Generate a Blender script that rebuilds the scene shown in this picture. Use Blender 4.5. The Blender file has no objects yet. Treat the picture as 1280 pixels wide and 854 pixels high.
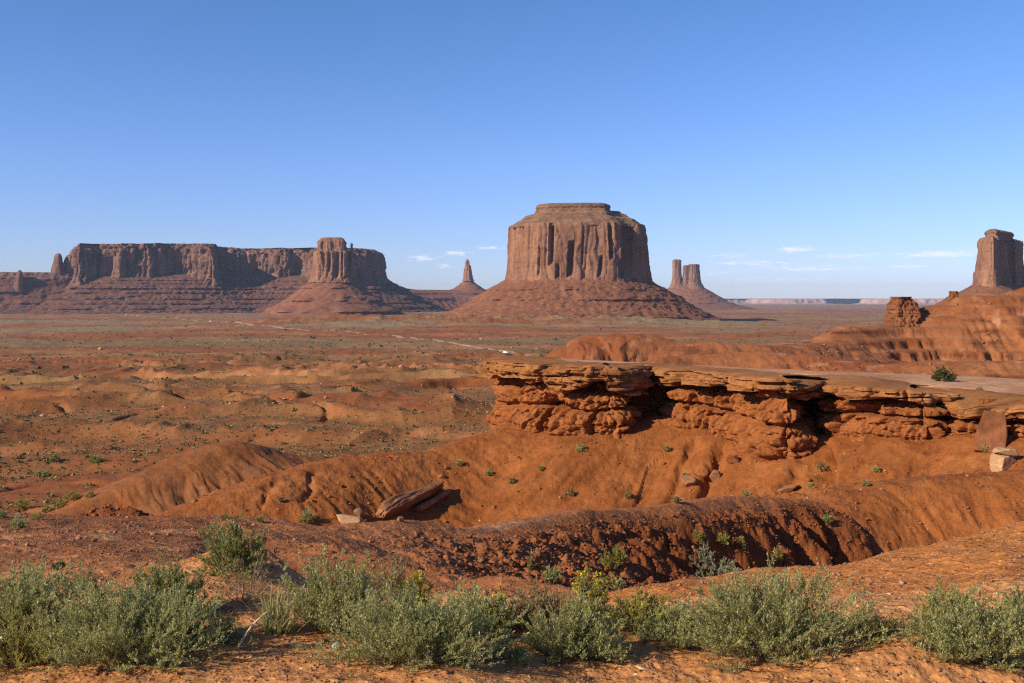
import bpy, math, random
import numpy as np
random.seed(7)
RNG = np.random.default_rng(7)
C = bpy.context.scene.collection
sc = bpy.context.scene

# ------------------------------------------------------------------ camera, sky, sun, exposure
F, HY = 1250.0, 372.0                     # focal length in photo pixels (1280 wide), horizon row
cam_d = bpy.data.cameras.new('camera')
cam = bpy.data.objects.new('camera', cam_d); C.objects.link(cam)
cam_d.sensor_width = 36.0
cam_d.lens = 36.0 * F / 1280.0
cam_d.shift_y = -(427.0 - HY) / 1280.0
cam_d.clip_start = 0.1; cam_d.clip_end = 200000
cam.location = (0, 0, 0); cam.rotation_euler = (math.radians(90), 0, 0)
sc.camera = cam

SUN = np.array([-0.87, -0.50]); SUN /= np.linalg.norm(SUN)
ELEV = math.radians(28)
world = bpy.data.worlds.new('World'); sc.world = world; world.use_nodes = True
wn = world.node_tree.nodes; wl = world.node_tree.links
bg = wn['Background']
sky = wn.new('ShaderNodeTexSky'); sky.sky_type = 'NISHITA'; sky.sun_disc = False
sky.sun_elevation = ELEV
sky.sun_rotation = math.atan2(SUN[0], SUN[1]) % (2*math.pi)
sky.altitude = 1700; sky.air_density = 1.0; sky.dust_density = 0.6; sky.ozone_density = 2.0
wtc = wn.new('ShaderNodeTexCoord'); wsep = wn.new('ShaderNodeSeparateXYZ'); wl.new(wtc.outputs['Generated'], wsep.inputs[0])
wr = wn.new('ShaderNodeValToRGB'); wl.new(wsep.outputs[2], wr.inputs[0])
we = wr.color_ramp.elements
we[0].position, we[0].color = 0.0, (0.43, 0.455, 0.66, 1)
we[1].position, we[1].color = 0.30, (0.35, 0.52, 0.73, 1)
wq = we.new(0.13); wq.color = (0.43, 0.51, 0.75, 1)
wm = wn.new('ShaderNodeMix'); wm.data_type = 'RGBA'; wm.blend_type = 'MULTIPLY'; wm.inputs[0].default_value = 1.0
wl.new(sky.outputs[0], wm.inputs[6]); wl.new(wr.outputs[0], wm.inputs[7])
wx2 = wn.new('ShaderNodeVectorMath'); wx2.operation = 'SCALE'; wx2.inputs['Scale'].default_value = 2.0
wl.new(wm.outputs[2], wx2.inputs[0])
def wmath(op, a, b=0.0, c=None):
    n = wn.new('ShaderNodeMath'); n.operation = op
    for i, v in enumerate((a, b) if c is None else (a, b, c)):
        if isinstance(v, (int, float)): n.inputs[i].default_value = v
        else: wl.new(v, n.inputs[i])
    return n.outputs[0]
az = wmath('ARCTAN2', wsep.outputs[0], wsep.outputs[1]); el = wsep.outputs[2]
cv = wn.new('ShaderNodeCombineXYZ'); wl.new(wmath('MULTIPLY', az, 95.0), cv.inputs[0]); wl.new(wmath('MULTIPLY', el, 430.0), cv.inputs[1])
cn_ = wn.new('ShaderNodeTexNoise'); cn_.inputs['Scale'].default_value = 1.0; cn_.inputs['Detail'].default_value = 7; cn_.inputs['Roughness'].default_value = .62
wl.new(cv.outputs[0], cn_.inputs['Vector'])
cs = None
for cpx, cpy, cw, ch, ca in ((528, 323, 22, 4.5, .75), (570, 317, 16, 3.6, .95), (555, 333, 11, 2.8, .8), (612, 310, 22, 3, .7), (912, 321, 26, 4, .6), (994, 314, 22, 4, 1.0), (940, 330, 60, 4.5, .62), (1015, 337, 80, 5, .6), (1060, 323, 60, 4, .6), (1175, 322, 48, 4.2, .95), (1135, 336, 24, 3.5, .65), (975, 350, 90, 5, .42), (1240, 318, 30, 3, .6), (890, 342, 40, 4, .5)):
    a0 = math.atan2((cpx-640)/F, 1); e0 = -(cpy-HY)/F
    g = wmath('ADD', wmath('POWER', wmath('ABSOLUTE', wmath('MULTIPLY', wmath('SUBTRACT', az, a0), F/cw)), 2.0), wmath('POWER', wmath('ABSOLUTE', wmath('MULTIPLY', wmath('SUBTRACT', el, e0), F/ch)), 2.0))
    g = wmath('MULTIPLY', wmath('EXPONENT', wmath('MULTIPLY', g, -1.0)), ca)
    cs = g if cs is None else wmath('MAXIMUM', cs, g)
cl = wmath('MULTIPLY', wmath('SUBTRACT', wmath('ADD', cn_.outputs['Fac'], wmath('MULTIPLY', cs, .36)), .60), 3.4)
cl = wmath('MULTIPLY', wmath('MINIMUM', wmath('MAXIMUM', cl, 0.0), 1.0), wmath('MINIMUM', wmath('MULTIPLY', cs, 1.5), .72))
wc = wn.new('ShaderNodeMix'); wc.data_type = 'RGBA'; wc.inputs[7].default_value = (9.6, 9.6, 10.6, 1)
wl.new(cl, wc.inputs[0]); wl.new(wx2.outputs[0], wc.inputs[6])
wl.new(wc.outputs[2], bg.inputs[0]); bg.inputs[1].default_value = 0.082
sun_d = bpy.data.lights.new('sun', 'SUN'); sun_d.energy = 5.0; sun_d.angle = math.radians(0.5)
sun_d.color = (1.0, 0.86, 0.63)
sun_o = bpy.data.objects.new('sun', sun_d); C.objects.link(sun_o)
ce = math.cos(ELEV)
from mathutils import Vector
sv = Vector((SUN[0]*ce, SUN[1]*ce, math.sin(ELEV)))
sun_o.rotation_euler = sv.to_track_quat('Z', 'Y').to_euler()
sc.view_settings.view_transform = 'Standard'; sc.view_settings.look = 'None'
sc.view_settings.exposure = 0.42; sc.view_settings.gamma = 1.0
sc.view_settings.use_curve_mapping = False
cy = sc.cycles
sc.render.engine = 'CYCLES'
cy.max_bounces = 5; cy.diffuse_bounces = 2; cy.glossy_bounces = 1; cy.transmission_bounces = 2
cy.transparent_max_bounces = 128; cy.volume_bounces = 0
cy.use_denoising = False
cy.pixel_filter_type = 'BLACKMAN_HARRIS'; cy.filter_width = 1.25; cy.use_adaptive_sampling = False
cy.caustics_reflective = False; cy.caustics_refractive = False

# ------------------------------------------------------------------ numpy noise
_p = np.random.default_rng(11).permutation(256).astype(np.int32)
PERM = np.concatenate([_p, _p, _p])
_a = np.arange(256) * 2*np.pi/256 * 7.13
GX = np.cos(_a).astype(np.float32); GY = np.sin(_a).astype(np.float32)
_g = np.random.default_rng(12).normal(size=(256, 3)); _g /= np.linalg.norm(_g, axis=1)[:, None]
G3 = _g.astype(np.float32)
def pn2(x, y, seed=0):
    x = np.asarray(x, np.float64) + seed*17.31; y = np.asarray(y, np.float64) + seed*9.77
    xf = np.floor(x); yf = np.floor(y)
    xi = xf.astype(np.int64) & 255; yi = yf.astype(np.int64) & 255
    fx = (x-xf).astype(np.float32); fy = (y-yf).astype(np.float32)
    u = fx*fx*fx*(fx*(fx*6-15)+10); v = fy*fy*fy*(fy*(fy*6-15)+10)
    a = PERM[xi]; b = PERM[xi+1]
    aa = PERM[a+yi]; ab = PERM[a+yi+1]; ba = PERM[b+yi]; bb = PERM[b+yi+1]
    n00 = GX[aa]*fx+GY[aa]*fy; n10 = GX[ba]*(fx-1)+GY[ba]*fy
    n01 = GX[ab]*fx+GY[ab]*(fy-1); n11 = GX[bb]*(fx-1)+GY[bb]*(fy-1)
    r0 = n00+u*(n10-n00); r1 = n01+u*(n11-n01)
    return (r0+v*(r1-r0))*1.45
def pn3(x, y, z, seed=0):
    x = np.asarray(x, np.float64)+seed*17.31; y = np.asarray(y, np.float64)+seed*9.77; z = np.asarray(z, np.float64)+seed*5.19
    x, y, z = np.broadcast_arrays(x, y, z)
    xf = np.floor(x); yf = np.floor(y); zf = np.floor(z)
    xi = xf.astype(np.int64) & 255; yi = yf.astype(np.int64) & 255; zi = zf.astype(np.int64) & 255
    fx = (x-xf).astype(np.float32); fy = (y-yf).astype(np.float32); fz = (z-zf).astype(np.float32)
    u = fx*fx*fx*(fx*(fx*6-15)+10); v = fy*fy*fy*(fy*(fy*6-15)+10); w = fz*fz*fz*(fz*(fz*6-15)+10)
    out = 0
    for dx in (0, 1):
        A = PERM[xi+dx]; wx = u if dx else 1-u
        for dy in (0, 1):
            B = PERM[A+yi+dy]; wy = v if dy else 1-v
            for dz in (0, 1):
                g = G3[PERM[B+zi+dz]]; wz = w if dz else 1-w
                out = out + wx*wy*wz*(g[..., 0]*(fx-dx)+g[..., 1]*(fy-dy)+g[..., 2]*(fz-dz))
    return out*1.5
def fbm2(x, y, o=4, seed=0, gain=0.5):
    s = 0; a = 1.0; f = 1.0; t = 0
    for i in range(o):
        s = s+a*pn2(x*f, y*f, seed+i*3); t += a; a *= gain; f *= 2.03
    return s/t
def fbm3(x, y, z, o=3, seed=0, gain=0.5):
    s = 0; a = 1.0; f = 1.0; t = 0
    for i in range(o):
        s = s+a*pn3(x*f, y*f, z*f, seed+i*3); t += a; a *= gain; f *= 2.03
    return s/t
def ridge2(x, y, o=3, seed=0):             # 0..1, 1 on narrow lines
    s = 0; a = 1.0; f = 1.0; t = 0
    for i in range(o):
        s = s+a*(1-np.abs(pn2(x*f, y*f, seed+i*5)))**2; t += a; a *= .5; f *= 2.1
    return s/t
def worley2(x, y, seed=0):
    """nearest cell distance, second distance, a random number per cell"""
    xi = np.floor(x).astype(np.int64); yi = np.floor(y).astype(np.int64)
    f1 = np.full(x.shape, 9.0); f2 = np.full(x.shape, 9.0); cid = np.zeros(x.shape)
    for dx in (-1, 0, 1):
        for dy in (-1, 0, 1):
            a = PERM[(PERM[(xi+dx+seed*13) & 255]+((yi+dy) & 255))]
            b = PERM[a+1+seed % 7]; c = PERM[b+3]
            d = np.hypot(xi+dx+a/255.0-x, yi+dy+b/255.0-y)
            m = d < f1
            f2 = np.where(m, f1, np.minimum(f2, d)); cid = np.where(m, c/255.0, cid); f1 = np.where(m, d, f1)
    return f1, f2, cid
def sstep(a, b, x):
    t = np.clip((x-a)/(b-a), 0, 1); return t*t*(3-2*t)
def smax(a, b, k): return 0.5*(a+b+np.sqrt((a-b)**2+k*k))
def smin(a, b, k): return 0.5*(a+b-np.sqrt((a-b)**2+k*k))
def P(px, py, Y): return np.array([(px-640.0)/F*Y, Y, -(py-HY)/F*Y])
def X(px, Y): return (px-640.0)/F*Y
def softplus(d, k): return 0.5*(d+np.sqrt(d*d+k*k))

def polyd(x, y, pts, attrs=None):
    """distance to a polyline, arc length there, signed side (+ = left of travel), interpolated attributes"""
    pts = np.asarray(pts, float)
    best = np.full(x.shape, 1e18); S = np.zeros(x.shape); sd = np.zeros(x.shape)
    out = [np.zeros(x.shape) for _ in (attrs or [])]
    s0 = 0.0
    for i in range(len(pts)-1):
        ax, ay = pts[i]; bx, by = pts[i+1]
        L = math.hypot(bx-ax, by-ay); ux, uy = (bx-ax)/L, (by-ay)/L
        dx = x-ax; dy = y-ay
        t = np.clip((dx*ux+dy*uy)/L, 0, 1)
        ex = dx-t*L*ux; ey = dy-t*L*uy
        d2 = ex*ex+ey*ey
        m = d2 < best
        best = np.where(m, d2, best); S = np.where(m, s0+t*L, S)
        sd = np.where(m, np.where(ux*dy-uy*dx >= 0, 1.0, -1.0), sd)
        for k, a in enumerate(attrs or []):
            out[k] = np.where(m, a[i]+t*(a[i+1]-a[i]), out[k])
        s0 += L
    return np.sqrt(best), S, sd, out

# ------------------------------------------------------------------ mesh helpers
def mesh_np(name, V, Fc, mat=None, parent=None, smooth=True, attrs=None):
    V = np.asarray(V, np.float32); Fc = np.asarray(Fc, np.int32)
    me = bpy.data.meshes.new(name)
    me.vertices.add(len(V)); me.vertices.foreach_set('co', V.ravel())
    n, k = Fc.shape
    me.loops.add(n*k); me.loops.foreach_set('vertex_index', Fc.ravel())
    me.polygons.add(n); me.polygons.foreach_set('loop_start', np.arange(0, n*k, k, dtype=np.int32))
    if smooth: me.polygons.foreach_set('use_smooth', np.ones(n, bool))
    for an, av in (attrs or {}).items():
        av = np.asarray(av, np.float32)
        if av.ndim == 2:
            a = me.attributes.new(an, 'FLOAT_COLOR', 'POINT')
            if av.shape[1] == 3: av = np.concatenate([av, np.ones((len(av), 1), np.float32)], 1)
            a.data.foreach_set('color', av.ravel())
        else:
            a = me.attributes.new(an, 'FLOAT', 'POINT'); a.data.foreach_set('value', av)
    me.update(calc_edges=True)
    if mat: me.materials.append(mat)
    o = bpy.data.objects.new(name, me); C.objects.link(o)
    if parent: o.parent = parent
    return o
def gridf(nr, nc, wrap=False):
    r = np.arange(nr-1)[:, None]; c = np.arange(nc if wrap else nc-1)[None, :]
    c2 = (c+1) % nc
    return np.stack([r*nc+c, r*nc+c2, (r+1)*nc+c2, (r+1)*nc+c], -1).reshape(-1, 4)
def tag(o, label=None, cat=None, group=None, kind=None):
    if label: o['label'] = label
    if cat: o['category'] = cat
    if group: o['group'] = group
    if kind: o['kind'] = kind
    return o
def empty(name, loc, label, cat, group=None):
    o = bpy.data.objects.new(name, None); C.objects.link(o); o.location = loc
    o.empty_display_size = 0.2
    return tag(o, label, cat, group)

# ------------------------------------------------------------------ materials
def new_mat(name):
    m = bpy.data.materials.new(name); m.use_nodes = True
    nt = m.node_tree; b = nt.nodes['Principled BSDF']
    b.inputs['Roughness'].default_value = 0.95
    b.inputs['Specular IOR Level'].default_value = 0.1
    return m, nt, b
def N(nt, t, **k):
    n = nt.nodes.new(t)
    for a, v in k.items(): setattr(n, a, v)
    return n
def ramp(nt, stops, src):
    r = N(nt, 'ShaderNodeValToRGB')
    e = r.color_ramp.elements
    e[0].position, e[0].color = stops[0][0], (*stops[0][1], 1)
    e[1].position, e[1].color = stops[-1][0], (*stops[-1][1], 1)
    for p, c in stops[1:-1]:
        q = e.new(p); q.color = (*c, 1)
    nt.links.new(src, r.inputs[0]); return r.outputs[0]
def noise(nt, vec, scale, detail=4, rough=0.6):
    n = N(nt, 'ShaderNodeTexNoise'); n.inputs['Scale'].default_value = scale
    n.inputs['Detail'].default_value = detail; n.inputs['Roughness'].default_value = rough
    nt.links.new(vec, n.inputs['Vector']); return n.outputs['Fac']
def mapping(nt, scale):
    tc = N(nt, 'ShaderNodeTexCoord'); mp = N(nt, 'ShaderNodeMapping')
    mp.inputs['Scale'].default_value = scale
    nt.links.new(tc.outputs['Object'], mp.inputs['Vector']); return mp.outputs[0]
def mix(nt, fac, a, b, mode='MIX'):
    m = N(nt, 'ShaderNodeMix', data_type='RGBA', blend_type=mode)
    for s, v in ((0, fac), (6, a), (7, b)):
        if isinstance(v, (int, float)): m.inputs[s].default_value = v
        elif isinstance(v, tuple): m.inputs[s].default_value = (*v, 1)
        else: nt.links.new(v, m.inputs[s])
    return m.outputs[2]
def math_n(nt, op, a, b=0.0):
    m = N(nt, 'ShaderNodeMath', operation=op)
    for i, v in enumerate((a, b)):
        if isinstance(v, (int, float)): m.inputs[i].default_value = v
        else: nt.links.new(v, m.inputs[i])
    return m.outputs[0]
def bump(nt, b, h, dist, strength=1.0):
    n = N(nt, 'ShaderNodeBump'); n.inputs['Distance'].default_value = dist
    n.inputs['Strength'].default_value = strength
    nt.links.new(h, n.inputs['Height']); nt.links.new(n.outputs[0], b.inputs['Normal'])
    return n

def ground_material():
    m, nt, b = new_mat('desert_soil')
    at = N(nt, 'ShaderNodeAttribute', attribute_name='soil')
    v = mapping(nt, (1, 1, 1))
    n1 = noise(nt, v, 18.0, 5, 0.7)
    n2 = noise(nt, v, 1.3, 7, 0.7)
    n3 = noise(nt, v, 0.09, 7, 0.7)
    def dome(scale, rad, keep):
        vp = N(nt, 'ShaderNodeTexVoronoi'); vp.inputs['Scale'].default_value = scale; nt.links.new(v, vp.inputs['Vector'])
        se = N(nt, 'ShaderNodeSeparateColor'); nt.links.new(vp.outputs['Color'], se.inputs[0])
        d = math_n(nt, 'MAXIMUM', math_n(nt, 'SUBTRACT', rad, vp.outputs['Distance']), 0.0)
        d = math_n(nt, 'MULTIPLY', d, math_n(nt, 'GREATER_THAN', se.outputs[0], 1-keep))
        return d, se.outputs[1]
    d1, t1 = dome(26.0, 0.42, 0.55); d2, t2 = dome(9.0, 0.36, 0.30); d3, t3 = dome(2.6, 0.3, 0.12)
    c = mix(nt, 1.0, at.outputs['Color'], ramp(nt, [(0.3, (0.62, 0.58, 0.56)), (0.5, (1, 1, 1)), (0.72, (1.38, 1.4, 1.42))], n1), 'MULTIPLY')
    c = mix(nt, 1.0, c, ramp(nt, [(0.3, (0.78, 0.75, 0.73)), (0.5, (1, 1, 1)), (0.7, (1.17, 1.19, 1.22))], n2), 'MULTIPLY')
    c = mix(nt, 1.0, c, ramp(nt, [(0.3, (0.72, 0.68, 0.66)), (0.5, (1, 1, 1)), (0.7, (1.24, 1.26, 1.3))], n3), 'MULTIPLY')
    for d, t, k in ((d1, t1, 12.0), (d2, t2, 14.0), (d3, t3, 14.0)):
        f = math_n(nt, 'MINIMUM', math_n(nt, 'MULTIPLY', d, k), 1.0)
        pc = mix(nt, 1.0, c, ramp(nt, [(0.0, (0.74, 0.71, 0.70)), (0.8, (1.1, 1.1, 1.1)), (0.95, (1.35, 1.45, 1.6)), (1.0, (1.8, 2.4, 3.2))], t), 'MULTIPLY')
        c = mix(nt, f, c, pc)
    nt.links.new(c, b.inputs['Base Color'])
    h = math_n(nt, 'ADD', math_n(nt, 'MULTIPLY', n1, 0.02), math_n(nt, 'MULTIPLY', n2, 0.07))
    h = math_n(nt, 'ADD', h, math_n(nt, 'MULTIPLY', n3, 0.8))
    h = math_n(nt, 'ADD', h, math_n(nt, 'MULTIPLY', d1, 0.035))
    h = math_n(nt, 'ADD', h, math_n(nt, 'MULTIPLY', d2, 0.11))
    h = math_n(nt, 'ADD', h, math_n(nt, 'MULTIPLY', d3, 0.35))
    bump(nt, b, h, 1.0, 0.8)
    return m
def rock_material(name, cols, s, stretch=6.0, strata=0.25, streak=0.6, bumpd=1.0):
    """cols: dark, mid, light. s = feature size in metres."""
    m, nt, b = new_mat(name)
    v = mapping(nt, (1/s, 1/s, 1/(s*stretch)))
    vz = mapping(nt, (0.06/s, 0.06/s, 1.2/s))
    vi = mapping(nt, (1/s, 1/s, 1/s))
    n1 = noise(nt, v, 1.0, 8, 0.65); n2 = noise(nt, vz, 1.0, 4, 0.6); n3 = noise(nt, vi, 2.5, 8, 0.7); n4 = noise(nt, vi, 0.25, 4, 0.6)
    f = math_n(nt, 'ADD', math_n(nt, 'MULTIPLY', n1, streak), math_n(nt, 'MULTIPLY', n2, strata))
    f = math_n(nt, 'ADD', f, math_n(nt, 'MULTIPLY', n3, max(0.0, 1-streak-strata)))
    c = ramp(nt, [(0.34, cols[0]), (0.5, cols[1]), (0.66, cols[2])], f)
    c = mix(nt, 1.0, c, ramp(nt, [(0.3, (0.75, 0.72, 0.72)), (0.7, (1.2, 1.22, 1.22))], n4), 'MULTIPLY')
    nt.links.new(c, b.inputs['Base Color'])
    h = math_n(nt, 'ADD', math_n(nt, 'MULTIPLY', n1, 0.5), math_n(nt, 'MULTIPLY', n3, 0.5))
    h = math_n(nt, 'ADD', h, math_n(nt, 'MULTIPLY', n2, 0.6*strata))
    bump(nt, b, h, s*bumpd, 0.8)
    return m
M_SOIL = ground_material()
M_BUTTE = rock_material('butte_sandstone', [(0.125, 0.060, 0.040), (0.235, 0.115, 0.068), (0.335, 0.178, 0.104)], 22, 7, 0.15, 0.55, 0.3)
M_TALUS = rock_material('butte_talus', [(0.14, 0.056, 0.032), (0.22, 0.09, 0.048), (0.32, 0.15, 0.088)], 7, 1.0, 0.08, 0.1, 0.9)
M_MESA = rock_material('mesa_sandstone', [(0.085, 0.045, 0.036), (0.175, 0.09, 0.064), (0.29, 0.155, 0.105)], 24, 9, 0.12, 0.65, 0.4)
M_MESAT = rock_material('mesa_talus', [(0.095, 0.046, 0.034), (0.155, 0.072, 0.05), (0.225, 0.11, 0.075)], 14, 1.0, 0.25, 0.1, 0.8)
M_KNOB = rock_material('dark_red_rock', [(0.11, 0.042, 0.022), (0.20, 0.075, 0.034), (0.30, 0.125, 0.06)], 2.0, .6, .3, .1, .25)
M_CAPB = rock_material('butte_cap_rock', [(0.12, 0.062, 0.038), (0.20, 0.108, 0.062), (0.29, 0.18, 0.105)], 8, 0.5, 0.5, 0.1, 0.4)
M_CAP = rock_material('tan_sandstone', [(0.16, 0.062, 0.022), (0.275, 0.115, 0.041), (0.38, 0.185, 0.075)], 0.7, 0.35, 0.45, 0.1, 0.12)
M_MUD = rock_material('red_mudstone', [(0.16, 0.052, 0.017), (0.27, 0.092, 0.029), (0.36, 0.14, 0.05)], 0.5, 1.6, 0.1, 0.3, 0.25)
M_SLAB = rock_material('grey_tan_sandstone', [(0.17, 0.075, 0.036), (0.27, 0.125, 0.062), (0.37, 0.195, 0.105)], 0.35, 0.8, 0.03, 0.1, 0.15)
M_PALE = rock_material('pale_sandstone', [(0.30, 0.165, 0.08), (0.41, 0.24, 0.13), (0.52, 0.34, 0.20)], 0.4, 0.5, 0.3, 0.1, 0.1)
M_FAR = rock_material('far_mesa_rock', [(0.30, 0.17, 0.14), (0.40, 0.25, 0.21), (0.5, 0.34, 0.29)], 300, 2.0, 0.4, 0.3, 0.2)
M_DARKCLOD = rock_material('dark_soil_clods', [(0.14, 0.048, 0.022), (0.22, 0.078, 0.034), (0.31, 0.125, 0.06)], 0.2, 1.0, 0.1, 0.1, 0.1)

# ------------------------------------------------------------------ the terrain
LIP = [(-3000, 260), (-60, 34), (-12, 18.0), (-6.5, 17.6), (-4.6, 15.0), (-3.7, 11.5), (-2.6, 9.3), (-1.0, 7.7), (0.5, 7.6), (1.15, 9.0), (1.8, 11.2), (2.6, 12.5), (3.9, 12.7), (6.9, 13.5), (10, 15), (20, 19), (80, 30), (3000, 260)]
def pl(lst): return [(X(a, c), c) for a, b, c in lst], [-(b-HY)/F*c for a, b, c in lst]
RIDGE = [(-700, 650, 14.5), (-200, 655, 15), (0, 655.5, 16), (200, 655, 17.5), (400, 658.5, 20), (560, 661, 23.5), (680, 652, 28), (800, 636, 33), (900, 623, 37), (1000, 626, 39), (1035, 634, 39.4)]
SPUR1 = [(640, 535, 100), (545, 566, 95), (440, 573, 90), (330, 602, 82), (200, 652, 76), (50, 760, 70)]
SPUR2 = [(560, 590, 165), (420, 579, 152), (300, 551, 142), (215, 575, 135), (130, 612, 128), (40, 680, 118)]
LOBE = [(960, 690, 54), (1010, 641, 58), (1100, 607, 62), (1200, 598, 62), (1300, 593, 61), (1500, 590, 58)]
RIM = [(655, 120), (628, 114), (624, 108), (632, 104), (645, 101), (672, 98.5), (690, 98), (700, 96.5), (740, 93.5), (772, 92.5), (786, 94.5), (791, 106), (826, 105), (843, 94.5), (900, 91), (930, 88.5), (950, 84.5), (985, 81.5), (1000, 83), (1004, 94), (1026, 93.5), (1040, 85), (1060, 83), (1120, 79), (1163, 77), (1169, 83), (1185, 82.5), (1200, 77), (1250, 74.5), (1330, 70), (1400, 67), (1700, 60), (2300, 50)]
RIMXY = [(X(a, c), c) for a, c in RIM]
TALUS = [(560, 590, 125), (612, 556, 114), (632, 548, 106), (660, 546, 101), (740, 548, 93), (790, 537, 94), (830, 530, 95), (880, 545, 91), (950, 583, 84), (990, 578, 82), (1030, 553, 84), (1060, 548, 83), (1120, 547, 79), (1180, 548, 78), (1250, 547, 74), (1330, 553, 69), (1700, 560, 60), (2300, 560, 50)]
TLP, TLZ = [(X(a, c), c) for a, b, c in TALUS], [-(b-HY)/F*c for a, b, c in TALUS]
BACK = [(2600, 110), (1700, 112), (1280, 112), (1000, 111), (800, 116), (700, 121), (665, 122)]
POLY = RIMXY+[(X(a, c), c) for a, c in BACK]; POLY = POLY+[POLY[0]]
HILL1 = [(708, 434, 288), (722, 425, 287), (740, 419, 290), (790, 416, 290), (835, 426, 285), (865, 429, 280), (900, 428, 275), (960, 433, 270), (1000, 432, 280), (1040, 428, 300)]
HILL1B = [(760, 458, 255), (830, 446, 240), (930, 440, 235), (1010, 446, 225), (1100, 456, 215), (1200, 452, 205), (1320, 450, 195)]
HILL2 = [(1020, 428, 320), (1050, 408, 335), (1085, 404, 345), (1110, 402, 350), (1150, 388, 355), (1190, 372, 360), (1230, 364, 362), (1290, 357, 365), (1400, 352, 370), (1700, 350, 380)]
PLA = (-3.13, -0.0393, -0.033)
def plateau_z(x, y): return PLA[0]+PLA[1]*x+PLA[2]*y-.55*sstep(16, 38, x)*sstep(100, 74, y)
def inside_poly(x, y, poly):
    c = np.zeros(x.shape, bool)
    for i in range(len(poly)-1):
        (ax, ay), (bx, by) = poly[i], poly[i+1]
        if ay == by: continue
        c ^= ((ay > y) != (by > y)) & (x < (bx-ax)*(y-ay)/(by-ay)+ax)
    return c
LR = np.log(np.array([1, 40, 130, 200, 300, 600, 1200, 2000, 3000, 6000, 15000, 40000, 90000.]))
LZ = np.array([-20, -27, -30, -32.5, -36, -45, -56, -63, -70, -88, -125, -190, -190.])
LAYERS = ['valley_floor', 'ground', 'ridge', 'bluff_slope', 'plateau', 'hills']
def sub(x, y, m, fn, shape_fill):
    out = [np.full(x.shape, v, float) for v in shape_fill]
    if m.any():
        r = fn(x[m], y[m])
        for o, v in zip(out, r): o[m] = v
    return out
def f_lip(x, y):
    d, s, sd, _ = polyd(x, y, LIP)
    out = d*sd
    u = np.clip(x/np.maximum(y, 4.0), -.6, .6)
    k = np.interp(u, [-.4, -.15, .05, .2, .32, .51, .6], [.163, .17, .2, .215, .2, .12, .1])
    z = -2.2-k*np.maximum(0, y-7)*np.where(y > 25, 25/np.maximum(y, 25), 1)
    z = z+0.10*fbm2(x/1.6, y/1.6, 3, 1)*sstep(2, 6, np.hypot(x, y))
    z = z+0.035*fbm2(x/.25, y/.25, 4, 2)+.012*np.abs(fbm2(x/.07, y/.07, 3, 3))+.02*np.abs(pn2(x/.16, y/.16, 4))
    # hummocks of sand held by the shrubs
    for hx, hy, hh, hr in ((-2.45, 9.1, .40, .55), (2.3, 6.1, .16, .5), (-1.75, 6.6, .12, .7), (-.3, 6.9, .12, .7)):
        z = z+hh*np.exp(-((x-hx)**2+(y-hy)**2)/hr**2)
    slope = 0.62+0.12*pn2(s/1.5, s*0, 5)
    fall = softplus(out+0.35*fbm2(x/1.2, y/1.2, 3, 6), 0.5)*slope
    return (z-fall, out)
RPTS, RZ = pl(RIDGE)
GUL = [(600, .30, 1.2, -.5), (690, .55, 1.1, .8), (745, .35, .8, .6), (790, 1.9, 1.7, 1.1), (850, .4, .8, .6), (890, 1.5, 1.3, .9), (935, .3, .7, .4), (965, 1.1, 1.0, .6), (1010, .7, .9, .2)]
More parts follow.
